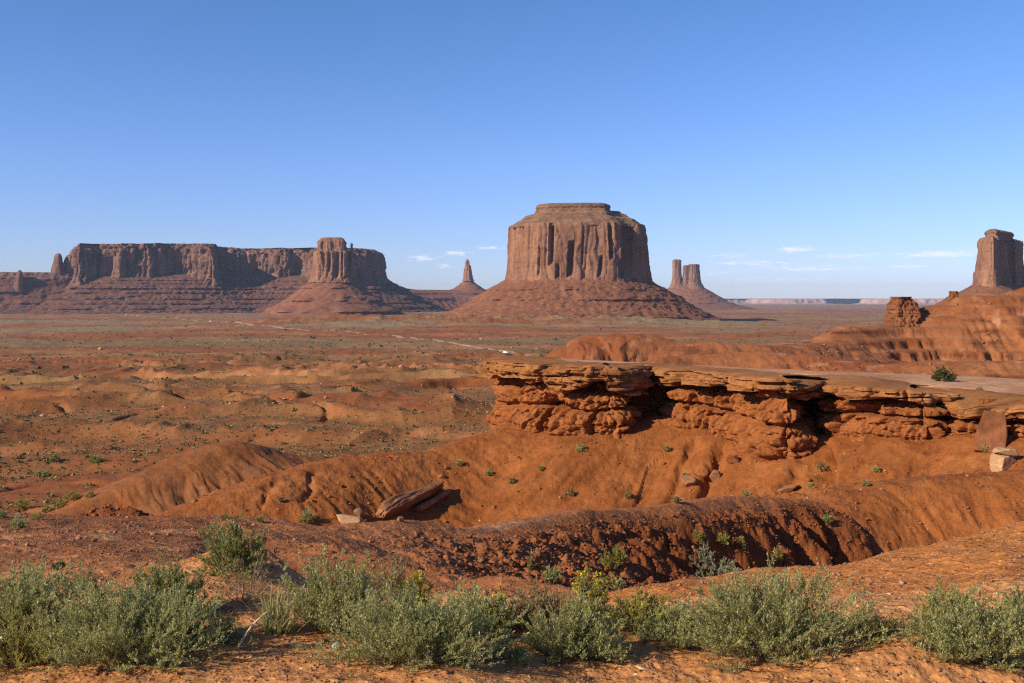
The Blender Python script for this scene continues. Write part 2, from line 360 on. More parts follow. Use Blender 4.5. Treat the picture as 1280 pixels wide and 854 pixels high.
def f_ridge(x, y):
    u = np.linspace(0, 1, len(RPTS))
    spx = [a for a, b, c in RIDGE]
    near = np.interp(spx, [-700, 150, 300, 420, 560, 680, 800, 1000, 1035], [-.12, -.12, .02, .24, .34, .46, .60, .70, 1.0])
    back = np.interp(spx, [-700, 200, 560, 800, 1000, 1035], [.5, .5, .45, .5, .65, 1.0])
    rx = x+.9*fbm2(x/6, y/6, 3, 141); ry = y+.9*fbm2(x/6, y/6, 3, 143)
    d, s, sd, (z, kn, kb, px) = polyd(rx, ry, RPTS, [RZ, near, back, spx])
    front = (sd < 0) | (px > 1034.999)
    nd = d*front
    warp = 0.5*fbm2(x/1.5, y/1.5, 3, 31)
    steep = sstep(.1, .5, kn)
    drop = np.where(front, np.where(kn > 0, (softplus(d-1.0*(1-steep), 1.4)-softplus(-1.0*(1-steep), 1.4))*kn*1.05, d*kn), (np.sqrt(d*d+1.5**2)-1.5)*kb)
    z = z-drop
    smap = np.interp([g[0] for g in GUL], spx, np.concatenate([[0], np.cumsum(np.hypot(np.diff([p[0] for p in RPTS]), np.diff([p[1] for p in RPTS])))]))
    for (gp, ga, gw, gs), s0 in zip(GUL, smap):
        ds = s+warp*.6-s0-gs*nd*.55
        w = gw*(0.22+0.12*np.minimum(nd, 5))
        prof = np.where(ds > 0, np.exp(-(ds/(w*1.9))**2), np.exp(-(ds/(w*.42))**2))
        z = z-ga*1.55*prof*sstep(.3, 2.6, nd+warp*.3)*front
    clod = np.abs(fbm2(x/.55, y/.55, 4, 33))
    w1, w2, wid = worley2(x/1.1, y/1.1, 3); v1, v2, vid = worley2(x/.42, y/.42, 5)
    z = z+steep*sstep(.4, 1.4, nd)*(.14*(wid-.5)+.12*(.5-w1)+.12*(vid-.5)+.13*(.5-v1))*front
    z = z+.22*fbm2(x/3.5, y/3.5, 3, 145)
    z = z+steep*sstep(.5, 1.5, nd)*(0.42*clod-.05)*front+0.05*fbm2(x/.8, y/.8, 3, 34)+.03*fbm2(x/.2, y/.2, 3, 35)
    # a smaller dark bank peeping over the gravel slope further left
    hp = [(55, 668, 24), (80, 647, 24), (108, 639, 24), (150, 645, 23.6), (190, 660, 23.2)]
    dh, _, _, (zh,) = polyd(rx, ry, [(X(a, c), c) for a, b, c in hp], [[-(b-HY)/F*c for a, b, c in hp]])
    zh = zh-.75*(np.sqrt(dh*dh+.16)-.4)+.3*(clod-.15)+.12*(.5-v1)
    rn = np.where(zh > z, 3.0, nd*steep+1.6*sstep(950, 1025, px)*sstep(.05, .7, d))
    return (np.maximum(z, zh), rn, px)
S1P, S1Z = pl(SPUR1); S2P, S2Z = pl(SPUR2); LBP, LBZ = pl(LOBE)
H1P, H1Z = pl(HILL1); H1BP, H1BZ = pl(HILL1B); H2P, H2Z = pl(HILL2)
def rills(s, d, lam, seed):
    a = ridge2(s/lam+0.25*pn2(s/lam*.7, d/lam*.35, seed+9), d/(lam*7), 3, seed)
    return a
def f_bluff(x, y):
    wx = x+1.2*fbm2(x/9, y/9, 2, 41); wy = y+1.2*fbm2(x/9, y/9, 2, 43)
    d, s, sd, _ = polyd(x, y, RIMXY)
    ins = inside_poly(x, y, POLY)
    d2, _, sd2, (zb,) = polyd(.5*(x+wx), .5*(y+wy), TLP, [TLZ]); d2 = np.where((sd2 > 0) & (inside_poly(x, y, POLY) | (d < 5)) & (x > -1.5), -d2, d2); s2 = .73*wx-.69*wy; g2 = -.69*wx-.73*wy
    tal = zb+.6-0.47*softplus(d2-.5, 2.0)-.02*d2
    tal = tal-.75*sstep(1, 9, d2)*(rills(s2, g2, 6.0, 45)-.45)-.32*sstep(1, 5, d2)*(rills(s2, g2, 1.9, 46)-.45)
    d3, s3, sd3, (z3,) = polyd(wx, wy, S1P, [S1Z])
    sp1 = z3-np.where(sd3 > 0, .56, .42)*(np.sqrt(d3*d3+9)-3)
    sp1 = sp1-.55*sstep(1, 10, d3)*(rills(-.73*wx-.69*wy, .69*wx-.73*wy, 4.5, 47)-.45)-.28*sstep(1, 5, d3)*(rills(-.73*wx-.69*wy, .69*wx-.73*wy, 1.6, 48)-.45)
    d4, s4, sd4, (z4,) = polyd(x, y, LBP, [LBZ])
    sp3 = z4-np.where(sd4 < 0, .62, .30)*(np.sqrt(d4*d4+4)-2)
    sp3 = sp3-.5*sstep(1, 6, d4)*(rills(x, y, 2.2, 49)-.45)-.2*sstep(1, 4, d4)*(rills(x, y, .9, 50)-.45)
    z = smax(smax(tal, sp1, 1.2), sp3, .8)
    # an eroded rocky runnel below the caprock gap
    for (a0, Y0, a1, Y1, dep, wd) in ((905, 88, 848, 76, .8, .6), (870, 90, 820, 79, .5, .4), (890, 86, 862, 76, .5, .4), (1000, 80, 930, 72, .5, .6), (392, 85, 382, 80, .3, .35), (345, 82, 325, 78, .25, .3), (1180, 76, 1110, 66, .4, .6)):
        dd, ss, _, _ = polyd(x+.8*fbm2(x/2.5, y/2.5, 3, 57), y+.8*fbm2(x/2.5, y/2.5, 3, 58), [(X(a0, Y0), Y0), (X(a1, Y1), Y1)])
        z = z-dep*np.exp(-(dd/wd)**2)
    z = z+.28*fbm2(x/2.2, y/2.2, 4, 51)+.12*np.abs(fbm2(x/.7, y/.7, 3, 53))
    dp, _, _, _ = polyd(x, y, POLY)
    di = np.where(ins, dp, -dp)
    zp = plateau_z(x, y)+.12*fbm2(x/6, y/6, 3, 55)
    onp = sstep(3.0, 4.2, np.where(ins, d, 0))
    # the back of the plateau falls away towards the hills
    backd = np.where(~ins & (y > 100) & (x > 8), dp, 0)
    zback = np.where(backd > 0, plateau_z(x, y)-np.interp(x, [8, 16, 30], [3, .9, .45])*backd, -1e3)
    z = np.where(ins, z+(zp-z)*np.where(d > dp+0.01, 1.0, onp), np.maximum(z, zback))
    return (z, np.where(ins, onp, 0))
def f_spur2(x, y):
    wx = x+3*fbm2(x/16, y/16, 2, 61); wy = y+3*fbm2(x/16, y/16, 2, 63)
    d, s, sd, (z,) = polyd(wx, wy, S2P, [S2Z])
    z = z-np.where(sd > 0, .34, .42)*(np.sqrt(d*d+16)-4)-1.5*sstep(2, 12, d)*(rills(-.8*wx-.6*wy, .6*wx-.8*wy, 6, 65)-.45)-.5*sstep(1, 6, d)*(rills(-.8*wx-.6*wy, .6*wx-.8*wy, 2.2, 66)-.45)
    z = z+.35*fbm2(x/3.5, y/3.5, 4, 67)
    return (z,)
def f_hills(x, y):
    wx = x+7*fbm2(x/40, y/40, 2, 71); wy = y+7*fbm2(x/40, y/40, 2, 73)
    d, s, sd, (z,) = polyd(wx, wy, H1P, [H1Z])
    h1 = z-np.where(sd < 0, .30, .36)*(1+2.6*sstep(22, 4, x))*(np.sqrt(d*d+16)-4)-3.6*sstep(2, 22, d)*(rills(wx, wy, 13, 75)-.45)-.6*sstep(1, 8, d)*(rills(wx, wy, 5, 76)-.45)
    d, s, sd, (z,) = polyd(wx, wy, H1BP, [H1BZ])
    h1b = z-np.where(sd < 0, .30, .34)*(1+3*sstep(34, 12, x))*(np.sqrt(d*d+16)-4)-2.4*sstep(1, 14, d)*(rills(wx, wy, 10, 77)-.45)-.5*sstep(1, 6, d)*(rills(wx, wy, 4, 78)-.45)
    d, s, sd, (z,) = polyd(wx, wy, H2P, [H2Z])
    h2 = z-np.where(sd < 0, .40, .45)*(np.sqrt(d*d+16)-4)-3.6*sstep(2, 26, d)*(rills(wx, wy, 15, 79)-.45)
    # resistant beds: steps on the right hand hill
    st = 3.6; q = (h2+1.0*fbm2(x/40, y/40, 2, 81))/st
    fr = q-np.floor(q)
    ter = (np.floor(q)+np.where(fr < .76, fr*.36, .2736+(fr-.76)/.24*.7264))*st
    str_ = sstep(-.1, .25, fbm2(x/55, y/55, 2, 83)+.3)*sstep(90, 125, x)
    h2 = h2+(ter-h2)*str_
    z = smax(smax(h1, h1b, 1.5), h2, 1.5)
    z = z+(.8-.45*str_)*fbm2(x/9, y/9, 4, 85)+.3*np.abs(fbm2(x/2.5, y/2.5, 3, 87))
    return (z,)
def f_valley(x, y):
    R = np.hypot(x, y)
    z = np.interp(np.log(np.maximum(R, 1)), LR, LZ)
    n = fbm2(x/160, y/160, 3, 91)
    z = z+n*np.interp(R, [100, 300, 1500, 6000, 20000], [1.5, 3.0, 6, 7, 10])
    z = z+fbm2(x/900, y/900, 3, 92)*np.interp(R, [300, 1500, 8000, 30000], [0, 7, 12, 30])
    # badland rows: scalloped mounds, mostly on the left between 150 and 700 m
    w = x+20*pn2(x/70, y/70, 93); v = y+14*pn2(x/60, y/60, 94)
    rows = ridge2(w/150, v/52, 1, 95)
    msk = sstep(.52, .92, rows)*sstep(150, 190, R)*(1-sstep(700, 1100, R))
    sc_ = 1-np.abs(pn2(x/22+.5*pn2(x/30, y/30, 2), y/60, 96))
    z = z+msk*(1.9+2.0*sc_*sc_)*np.interp(R, [150, 400, 900], [.8, 1.25, 1.5])
    # low ledges (scarps)
    st = 3.6; q = (z+3.5*fbm2(x/90, y/90, 3, 97))/st; fr = q-np.floor(q)
    dz = (np.floor(q)+np.where(fr < .72, fr*.6, .432+(fr-.72)/.28*.568))*st-q*st
    z = z+dz*sstep(.0, .3, fbm2(x/120, y/120, 2, 98)+.05)*sstep(170, 260, R)*(1-sstep(1800, 2600, R))
    # dry wash channels
    ch = np.abs(pn2(x/110+.4*pn2(x/40, y/40, 99), y/75, 100))
    z = z-1.8*np.exp(-(ch/.035)**2)*(1-sstep(700, 1200, R))
    z = z+.5*fbm2(x/7, y/7, 3, 101)*sstep(100, 150, R)*(1-sstep(1500, 3000, R))+1.6*fbm2(x/28, y/28, 3, 102)*sstep(300, 600, R)*(1-sstep(4000, 8000, R))
    # rough hills at the foot of the big butte
    g = np.exp(-(((x-100)/420)**2+((y-2480)/230)**2))+.8*np.exp(-(((x+420)/260)**2+((y-2520)/200)**2))
    z = z+g*(14+20*(ridge2(x/110, y/150, 3, 103)-.5))
    return (z,)
def terrain(x, y, full=False):
    x = np.asarray(x, float); y = np.asarray(y, float)
    R = np.hypot(x, y)
    A = np.abs(x)
    lz, lout = sub(x, y, R < 300, f_lip, (-1e3, 1e3))
    rz, rnd, rpx = sub(x, y, (R < 75) & (y > 5), f_ridge, (-1e3, 0, 0))
    bz, onp = sub(x, y, (R < 260) & (y > 25), f_bluff, (-1e3, 0))
    s2z, = sub(x, y, (R < 320) & (y > 60), f_spur2, (-1e3,))
    hz, = sub(x, y, (R < 800) & (R > 115) & (y > 90), f_hills, (-1e3,))
    vz, = f_valley(x, y)
    bz = np.where(onp > .5, bz, smax(bz, s2z, 1.5))
    near = smax(lz, rz, .25)
    st = np.stack([vz, lz, rz, bz, np.where(onp > .5, bz+.001, -1e4), hz])
    win = np.argmax(st, 0)
    win = np.where((win == 2) & (y < 9.5), 1, win)
    z = smax(near, bz, .5); z = smax(z, hz, 1.0); z = np.where((z > -900), smax(z, vz, np.where(onp > .5, 0.0, 1.0)), vz)
    z = np.where(z < vz, vz, z)
    if not full: return z
    return z, win, dict(lout=lout, rnd=rnd, rpx=rpx, s2=(s2z > bz-.5), R=R)
def tz(x, y): return float(terrain(np.array([x]), np.array([y]))[0])
def hit(px, py, y0=3.5, y1=4000):
    Y = np.exp(np.linspace(math.log(y0), math.log(y1), 2600))
    x = X(px, Y); zr = -(py-HY)/F*Y
    z = terrain(x, Y)
    k = np.argmax(z >= zr)
    if not (z >= zr).any(): k = len(Y)-1
    return float(x[k]), float(Y[k]), float(z[k])

def build_ground():
    fine = np.arange(-0.57, 0.5701, 0.00095)
    left = -np.concatenate([0.57+np.cumsum(np.geomspace(.0012, .12, 45))]); left = left[left > -math.pi+.02]
    ang = np.concatenate([left[::-1], fine, -left])
    rr = [np.linspace(.6, 4.6, 30)]
    rr.append(np.geomspace(4.65, 140, 1250)); rr.append(np.geomspace(140.5, 700, 520)[0:]); rr.append(np.geomspace(706, 27000, 420))
    r = np.concatenate(rr)
    Rg, Ag = np.meshgrid(r, ang, indexing='ij')
    x = (Rg*np.sin(Ag)).ravel(); y = (Rg*np.cos(Ag)).ravel()
    z, win, m = terrain(x, y, True)
    nr, nc = len(r), len(ang)
    R = m['R']
    # ---- soil colours (albedo, plus painted ledge shade on the right hand hill)
    col = np.zeros((len(x), 3))
    def lay(mask, c, wgt=1.0):
        w = (np.asarray(mask, float)*wgt)[:, None]
        col[:] = col*(1-w)+np.array(c)*w
    big = fbm2(x/60, y/60, 4, 111); med = fbm2(x/12, y/12, 4, 112)
    zz = z
    lay(np.ones(len(x)), (0.24, 0.080, 0.027))
    lay(win == 0, (0.275, 0.108, 0.045), sstep(-.1, .4, big+.5*med))
    # scrubby flats are grey green, more so with distance and on level ground
    lin = fbm2(x/260, y/90, 5, 113)+.5*fbm2(x/70, y/30, 3, 114)
    far = fbm2(x/1300, y/420, 5, 115)
    dark = np.interp(R, [700, 1400], [0, 1])
    vfac = lin*(1-dark)+(far+.4*lin)*dark
    veg = sstep(-.22, .22, vfac)*np.interp(R, [150, 300, 700, 1300, 2600, 6000], [.25, .36, .5, .72, .8, .7])
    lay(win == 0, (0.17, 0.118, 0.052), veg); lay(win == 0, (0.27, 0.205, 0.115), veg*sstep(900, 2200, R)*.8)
    lay(win == 0, (0.32, 0.21, 0.085), sstep(.05, .4, fbm2(x/420, y/120, 4, 117))*np.interp(R, [200, 500, 2000, 3000, 8000], [.3, .45, .45, .7, .5]))
    lay(win == 0, (0.37, 0.15, 0.065), sstep(.18, .36, fbm2(x/300, y/110, 5, 119))*np.interp(R, [200, 800, 3000, 9000], [.4, .85, .6, .5]))
    lay((win == 0) & (R > 2000), (0.27, 0.115, 0.07), sstep(.1, .3, fbm2(x/2600, y/700, 4, 118))*.8)
    lay(win == 1, (0.52, 0.235, 0.086))
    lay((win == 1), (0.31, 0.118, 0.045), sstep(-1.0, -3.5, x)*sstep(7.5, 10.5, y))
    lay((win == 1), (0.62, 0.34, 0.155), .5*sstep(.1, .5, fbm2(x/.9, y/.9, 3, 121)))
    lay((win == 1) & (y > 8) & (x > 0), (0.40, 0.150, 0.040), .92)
    lay(win == 2, (0.30, 0.112, 0.042))
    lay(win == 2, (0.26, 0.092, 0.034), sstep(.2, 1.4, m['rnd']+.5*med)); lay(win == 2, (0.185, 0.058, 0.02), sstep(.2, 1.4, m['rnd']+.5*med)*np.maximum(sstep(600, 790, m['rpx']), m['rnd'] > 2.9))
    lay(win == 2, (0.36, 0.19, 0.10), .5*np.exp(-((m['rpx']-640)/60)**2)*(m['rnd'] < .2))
    lay(win == 3, (0.262, 0.086, 0.024))
    lay(win == 3, (0.31, 0.112, 0.034), sstep(0, .5, fbm2(x/5, y/5, 4, 123)))
    lay((win == 3) & m['s2'], (0.225, 0.084, 0.030), .85)
    lay((win == 3) & m['s2'], (0.20, 0.10, 0.048), .35*sstep(.0, .4, fbm2(x/8, y/8, 3, 125)))
    lay(win == 4, (0.50, 0.265, 0.145))
    lay(win == 4, (0.38, 0.16, 0.065), .7*sstep(-.1, .4, med))
    lay(win == 4, (0.40, 0.19, 0.09), .6*sstep(.0, .3, fbm2((x+y)/14, (x-y)/3, 4, 133)))
    lay(win == 3, (0.22, 0.068, 0.019), .7*sstep(.05, .4, fbm2(x/3, y/3, 5, 134)))
    lay(win == 5, (0.25, 0.092, 0.036))
    lay(win == 5, (0.22, 0.07, 0.026), sstep(-.1, .4, fbm2(x/22, y/22, 4, 127)))
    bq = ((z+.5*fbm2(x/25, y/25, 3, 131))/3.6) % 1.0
    lay((win == 5) & (x > 90), (0.11, 0.036, 0.017), .9*sstep(.66, .72, bq)*(1-sstep(.86, .95, bq))*sstep(-.25, .1, fbm2(x/14, y/14, 3, 132)))  # dark bands by height: shade of overhanging ledges painted into the soil colour
    lay((win == 5) & (x > 90), (0.34, 0.14, 0.06), .5*sstep(.1, .2, bq)*(1-sstep(.3, .45, bq)))
    lay(win == 5, (0.44, 0.24, 0.14), .5*sstep(.25, .55, fbm2(x/6, y/6, 3, 129)))
    V = np.stack([x, y, z], 1).astype(np.float32)
    G = gridf(nr, nc)
    # close the seam behind the camera
    rI = np.arange(nr-1); seam = np.stack([rI*nc+nc-1, rI*nc, (rI+1)*nc, (rI+1)*nc+nc-1], 1)
    G = np.concatenate([G, seam])[:, ::-1]
    fw = win[G[:, 0]]
    grain = np.maximum(.02, R*.0012)
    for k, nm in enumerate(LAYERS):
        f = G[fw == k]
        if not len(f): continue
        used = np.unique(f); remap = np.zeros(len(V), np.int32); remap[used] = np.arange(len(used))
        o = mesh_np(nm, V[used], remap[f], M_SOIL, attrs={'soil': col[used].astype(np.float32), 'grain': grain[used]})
        tag(o, kind='structure')
build_ground()
#@@GEOM
# ------------------------------------------------------------------ rock formations
def gauss_closed(a, sig, closed=True):
    n = int(max(1, round(3*sig)))
    k = np.exp(-.5*(np.arange(-n, n+1)/max(sig, 1e-6))**2); k /= k.sum()
    out = np.empty_like(a)
    for c in range(a.shape[1]):
        p = np.concatenate([a[-n:, c], a[:, c], a[:n, c]]) if closed else np.concatenate([2*a[0, c]-a[n:0:-1, c], a[:, c], 2*a[-1, c]-a[-2:-n-2:-1, c]])
        out[:, c] = np.convolve(p, k, 'valid')
    return out
def resample(pts, step, closed=True):
    p = np.asarray(pts, float)
    if closed: p = np.concatenate([p, p[:1]])
    L = np.concatenate([[0], np.cumsum(np.hypot(*np.diff(p, axis=0).T))])
    n = max(24, int(round(L[-1]/step)))
    s = np.linspace(0, L[-1], n+1)[:-1] if closed else np.linspace(0, L[-1], n+1)
    return np.stack([np.interp(s, L, p[:, 0]), np.interp(s, L, p[:, 1])], 1), s
def normals2(p, closed=True):
    t = np.roll(p, -1, 0)-np.roll(p, 1, 0) if closed else np.gradient(p, axis=0)
    t = t/np.maximum(1e-9, np.hypot(t[:, 0], t[:, 1]))[:, None]
    return np.stack([t[:, 1], -t[:, 0]], 1)
def shell(name, plan, zo, mat, parent, step, dz, sm=1.0, nz=None, close=True, topn=None, org=(0, 0, 0)):
    """a closed outline carried up a profile zo = [(z, outward offset)]; nz(x, y, z, s) -> extra offset"""
    p, s = resample(plan, step)
    if sum(p[:, 0]*np.roll(p[:, 1], -1)-np.roll(p[:, 0], -1)*p[:, 1]) < 0: p = p[::-1]
    p = gauss_closed(p, sm/step); nn = normals2(p); nn = gauss_closed(nn, max(.5, .5*sm/step))
    zo = np.asarray(zo, float)
    L = np.concatenate([[0], np.cumsum(np.hypot(np.diff(zo[:, 0]), np.diff(zo[:, 1])))])
    n = max(3, int(L[-1]/dz)); q = np.linspace(0, L[-1], n)
    zz = np.interp(q, L, zo[:, 0]); oo = np.interp(q, L, zo[:, 1])
    Z, _ = np.meshgrid(zz, s, indexing='ij'); O = np.repeat(oo[:, None], len(p), 1)
    bx = p[None, :, 0]+nn[None, :, 0]*O; by = p[None, :, 1]+nn[None, :, 1]*O
    dzv = 0
    if nz is not None:
        r = nz(bx, by, Z, O)
        if isinstance(r, tuple): e, dzv = r
        else: e = r
        bx = bx+nn[None, :, 0]*e; by = by+nn[None, :, 1]*e
    Z = Z+dzv
    V = np.stack([bx, by, Z], -1).reshape(-1, 3)
    G = gridf(n, len(p), True)
    if close:
        m = len(p); cur = V[-m:]; cen = cur.mean(0); rings = [cur]
        for k in np.linspace(0, 1, 14)[1:-1]:
            rg = cur*(1-k)+cen*k
            if topn is not None: rg[:, 2] += topn(rg[:, 0], rg[:, 1])*min(1, k*4)
            rings.append(rg)
        rings.append(np.repeat(cen[None], m, 0)+(cur-cen)*.002)
        E = np.concatenate(rings[1:]); b0 = len(V)-m
        V = np.concatenate([V, E]); G2 = gridf(len(rings), m, True)+b0
        G = np.concatenate([G, G2])
    V = V-np.array(org)
    return mesh_np(name, V, G, mat, parent)
def cliff_noise(L, A, seed=0, cracks=1.0, mid_=.8, facet=1.0):
    def f(x, y, z, o):
        zz = z
        wq = .18*L*fbm3(x/(2*L), y/(2*L), z/(1.2*L), 2, seed+2)
        x = x+wq; y = y+.6*wq
        big = fbm3(x/(3.2*L), y/(3.2*L), zz/(14*L), 2, seed)
        mid = fbm3(x/L, y/L, zz/(4*L), 3, seed+7)
        fl = np.abs(pn3(x/(.45*L), y/(.45*L), zz/(5*L), seed+13))
        ck = (1-np.abs(pn3(x/(1.1*L), y/(1.1*L), zz/(16*L), seed+17)))**9
        ck2 = (1-np.abs(pn3(x/(.5*L), y/(.5*L), zz/(8*L), seed+19)))**10
        bed = (1-np.abs(pn3(x/(5*L), y/(5*L), zz/(.5*L), seed+23)))**10
        tq = .95*x+.35*y
        f1_, f2_, fid = worley2(tq/(.55*L)+.12*pn2(zz/(.8*L), zz*0, seed), zz/(2.6*L), 3+seed % 5); g1_, g2_, gid = worley2(tq/(.2*L)+.15*pn2(zz/(.5*L), zz*0, seed+1), zz/(1.4*L), 4+seed % 5)
        fac = .85*(fid-.5)+.20*(gid-.5)-.22*(1-sstep(.02, .16, f2_-f1_))*(fid > .45)-.12*(gid > .6)*(1-sstep(.03, .22, g2_-g1_))
        rough = 4.5*fac*facet+fbm3(x/(.22*L), y/(.22*L), zz/(.3*L), 3, seed+29)
        return A*(1.4*big+.6*mid_*mid+.18*fl-cracks*(1.0*ck+.30*ck2)-.18*bed+.22*rough)
    return f
def talus_noise(L, A, seed=0, steps=None, on0=.05):
    def f(x, y, z, o):
        g = ridge2(x/L, y/L, 3, seed)-.5
        r = fbm3(x/(.35*L), y/(.35*L), z/(.35*L), 3, seed+3)
        r2 = np.abs(fbm3(x/(.12*L), y/(.12*L), z/(.12*L), 2, seed+5))
        e = A*(1.2*g*np.clip(np.abs(o)/(2*L), 0, 1)+.45*r+.5*r2)
        if steps:
            for zs, h, d in steps:
                on = sstep(-.1, .2, fbm2(x/(3*L), y/(3*L), 2, seed+int(zs) % 50)+on0)
                t = sstep(zs-h, zs-h*.85, z)*(1-sstep(zs-.5, zs+h*1.6, z))
                e = e+on*t*d*(.75+.5*np.abs(pn2(x/(.3*L), y/(.3*L), seed+31)))
        return e
    return f
def PXY(l): return [(X(a, c), c) for a, c in l]
def Zp(py, Y): return -(py-HY)/F*Y
def with_notches(base, notches, ymid):
    def f(x, y, z, o):
        e = base(x, y, z, o)
        px = 640+x/np.maximum(y, 1)*F
        for (p0, w, dep, za, zb, lean) in notches:
            c = p0+lean*(z-za)
            t = np.clip((px-c)/w, -1.5, 1.5)
            prof = np.where(t < 0, sstep(-1, -.75, t), 1-sstep(.0, 1.3, t))
            e = e-dep*prof*sstep(za-8, za+14, z)*(1-sstep(zb-14, zb+4, z))*(y < ymid)
        return e
    return f

# -- the big butte in the middle
B = empty('butte', (X(720, 3000), 3000, -70), 'huge square red butte with vertical cliffs standing alone in the middle', 'butte')
org = tuple(B.location)
plan = PXY([(634, 3010), (641, 2930), (660, 2868), (695, 2840), (742, 2828), (768, 2830), (780, 2850), (786, 2900), (795, 2890), (804, 2905), (808, 2960), (808, 3060), (795, 3200), (720, 3280), (650, 3210), (634, 3100)])
nt_ = with_notches(cliff_noise(66, 10.0, 3, .8, .55), [(688, 3.2, 30, 95, 213, .02), (712, 4.5, 34, 60, 160, .03), (697, 3, 22, 50, 95, 0), (749, 2.5, 20, 60, 120, .07), (765, 3, 20, 110, 210, -.02), (783, 7, 34, 62, 210, .01), (652, 2, 12, 130, 210, 0), (640, 2.0, 16, 60, 210, 0), (673, 1.6, 10, 60, 150, .02), (728, 1.4, 9, 90, 190, .01)], 2990)
shell('cliff', plan, [(30, 20), (55, 12), (90, 6), (150, 2), (206, -2), (214, -6), (217, -16)], M_BUTTE, B, 2.2, 2.2, 12, nt_, org=org)
led = lambda x, y, z, o: 11*fbm3(x/50, y/50, z/40, 3, 41)+4.5*fbm3(x/9, y/9, z/9, 3, 43)
shell('upper_ledges', plan, [(206, -6), (215, -9), (217, -16), (226, -28), (231, -32), (233, -41), (242, -56), (246, -61), (248, -72), (253, -86), (257, -92), (258, -130)], M_CAPB, B, 4, 2.0, 20, led, org=org, topn=lambda x, y: 3*fbm2(x/20, y/20, 3, 5))
cp = PXY([(670, 2960), (686, 2915), (730, 2900), (757, 2905), (763, 2950), (762, 3050), (740, 3120), (690, 3110), (670, 3040)])
shell('cap', cp, [(244, 8), (254, 2), (258, 0), (260, -3), (267, 0), (272, -2), (276, -10)], M_CAPB, B, 3, 1.6, 6, lambda x, y, z, o: 4*fbm3(x/25, y/25, z/12, 3, 47)+2.5*fbm3(x/7, y/7, z/5, 2, 49), org=org, topn=lambda x, y: 2*fbm2(x/20, y/20, 3, 6)+np.interp(x/np.maximum(y, 1)*F+640, [676, 690, 730, 763], [-9, -6, 2, 1]))
shell('talus', plan, [(-110, 350), (-82, 262), (-60, 205), (-48, 180), (-30, 146), (-10, 110), (10, 78), (30, 44), (50, 14), (62, -4), (70, -22)], M_TALUS, B, 3.2, 2.6, 45, talus_noise(34, 13, 5, [(2, 9, 13), (-46, 9, 16), (-62, 7, 12), (28, 7, 8)]), close=False, org=org)

# -- the long mesa on the left
B = empty('mesa', (X(250, 5700), 5700, -85), 'long flat topped mesa with shadowed cliffs filling the left skyline', 'mesa')
org = tuple(B.location)
mesa = [(93, 5480), (104, 5500), (122, 5590), (150, 5555), (187, 5600), (217, 5730), (240, 5690), (267, 5600), (272, 5850), (300, 5920), (329, 5930), (352, 5850), (372, 5900), (395, 5790), (438, 5740), (462, 5830), (474, 5930), (481, 6100), (480, 6500), (400, 7000), (250, 7100), (110, 6800), (88, 6100)]
mp = PXY(mesa)
def mesa_top(x, y, z, o):
    e = cliff_noise(34, 22, 21, 1.4)(x, y, z, o)
    px = 640+x/np.maximum(y, 1)*F
    f = sstep(120, 300, z)*np.interp(px, [90, 180, 215, 245, 300, 400, 470, 485], [0, 4, 12, 8, -6, -8, -16, -24])
    return e, f+sstep(200, 300, z)*5*fbm2(x/60, y/60, 3, 77)
shell('cliff', mp, [(60, 40), (110, 20), (150, 12), (220, 6), (268, 0), (272, -10), (284, -13), (290, -24), (300, -30)], M_MESA, B, 6, 4.5, 22, mesa_top, org=org)
shell('talus', mp, [(-140, 640), (-100, 480), (-70, 380), (-40, 305), (-5, 235), (30, 172), (60, 125), (85, 75), (115, 25), (128, -10), (132, -40)], M_MESAT, B, 7, 4.5, 230, talus_noise(60, 22, 23, [(104, 9, 14), (84, 8, 14), (60, 11, 24), (34, 9, 16), (4, 12, 26), (-26, 9, 16), (-50, 11, 20)], .2), close=False, org=org)
def pillar(name, parent, plan, zo, L, A, seed, step, dz, org, mat=None, sm=None, topn=None):
    return shell(name, PXY(plan), zo, mat or M_BUTTE, parent, step, dz, sm or step*3, cliff_noise(L, A, seed), org=org, topn=topn)
def spire(label, plan, zo, L, A, seed, step, dz, cat='rock spire', group=None, name='rock_spire'):
    xy = np.array(PXY(plan)); o = (xy[:, 0].mean(), xy[:, 1].mean(), zo[0][0])
    m = shell(name, xy, zo, M_MESA, None, step, dz, step*3, cliff_noise(L, A, seed), org=o)
    m.location = o
    return tag(m, label, cat, group)
spire('thick leaning rock pillar broken from the left end of the long mesa', [(66, 5600), (70, 5560), (78, 5580), (80, 5650), (76, 5720), (67, 5700)], [(60, 30), (150, 12), (200, 0), (225, -4), (245, -14), (248, -24)], 30, 7, 31, 5, 4)
spire('lower knob of rock between the leaning pillar and the long mesa', [(82, 5640), (86, 5600), (94, 5620), (95, 5750), (84, 5740)], [(60, 30), (150, 14), (215, 4), (238, -6), (243, -16)], 30, 7, 33, 5, 4)
spire('tiny rock pinnacle on the dark shoulder at the far left edge', [(21, 5400), (24, 5380), (28, 5400), (27, 5450), (22, 5450)], [(40, 20), (110, 8), (135, 2), (148, -4)], 24, 5, 35, 4, 4)
B = empty('mesa_shoulder', (X(0, 5500), 5500, -85), 'low dark stepped shoulder sloping down from the long mesa to the left edge', 'rock shoulder'); org = tuple(B.location)
sh = PXY([(-160, 5500), (-60, 5380), (10, 5420), (60, 5480), (110, 5600), (110, 6000), (0, 6000), (-160, 5900)])
shell('talus', sh, [(-140, 330), (-90, 230), (-60, 160), (-30, 110), (-25, 100), (20, 60), (60, 30), (100, 8)], M_MESAT, B, 8, 6, 60, talus_noise(70, 22, 37, [(40, 14, 22), (-20, 14, 20)]), close=False, org=org)
shell('rim', sh, [(95, 12), (106, 8), (112, 0), (116, -30), (140, -70)], M_MESA, B, 8, 4, 40, cliff_noise(40, 12, 39), org=org, topn=lambda x, y: 8*fbm2(x/80, y/80, 3, 9))

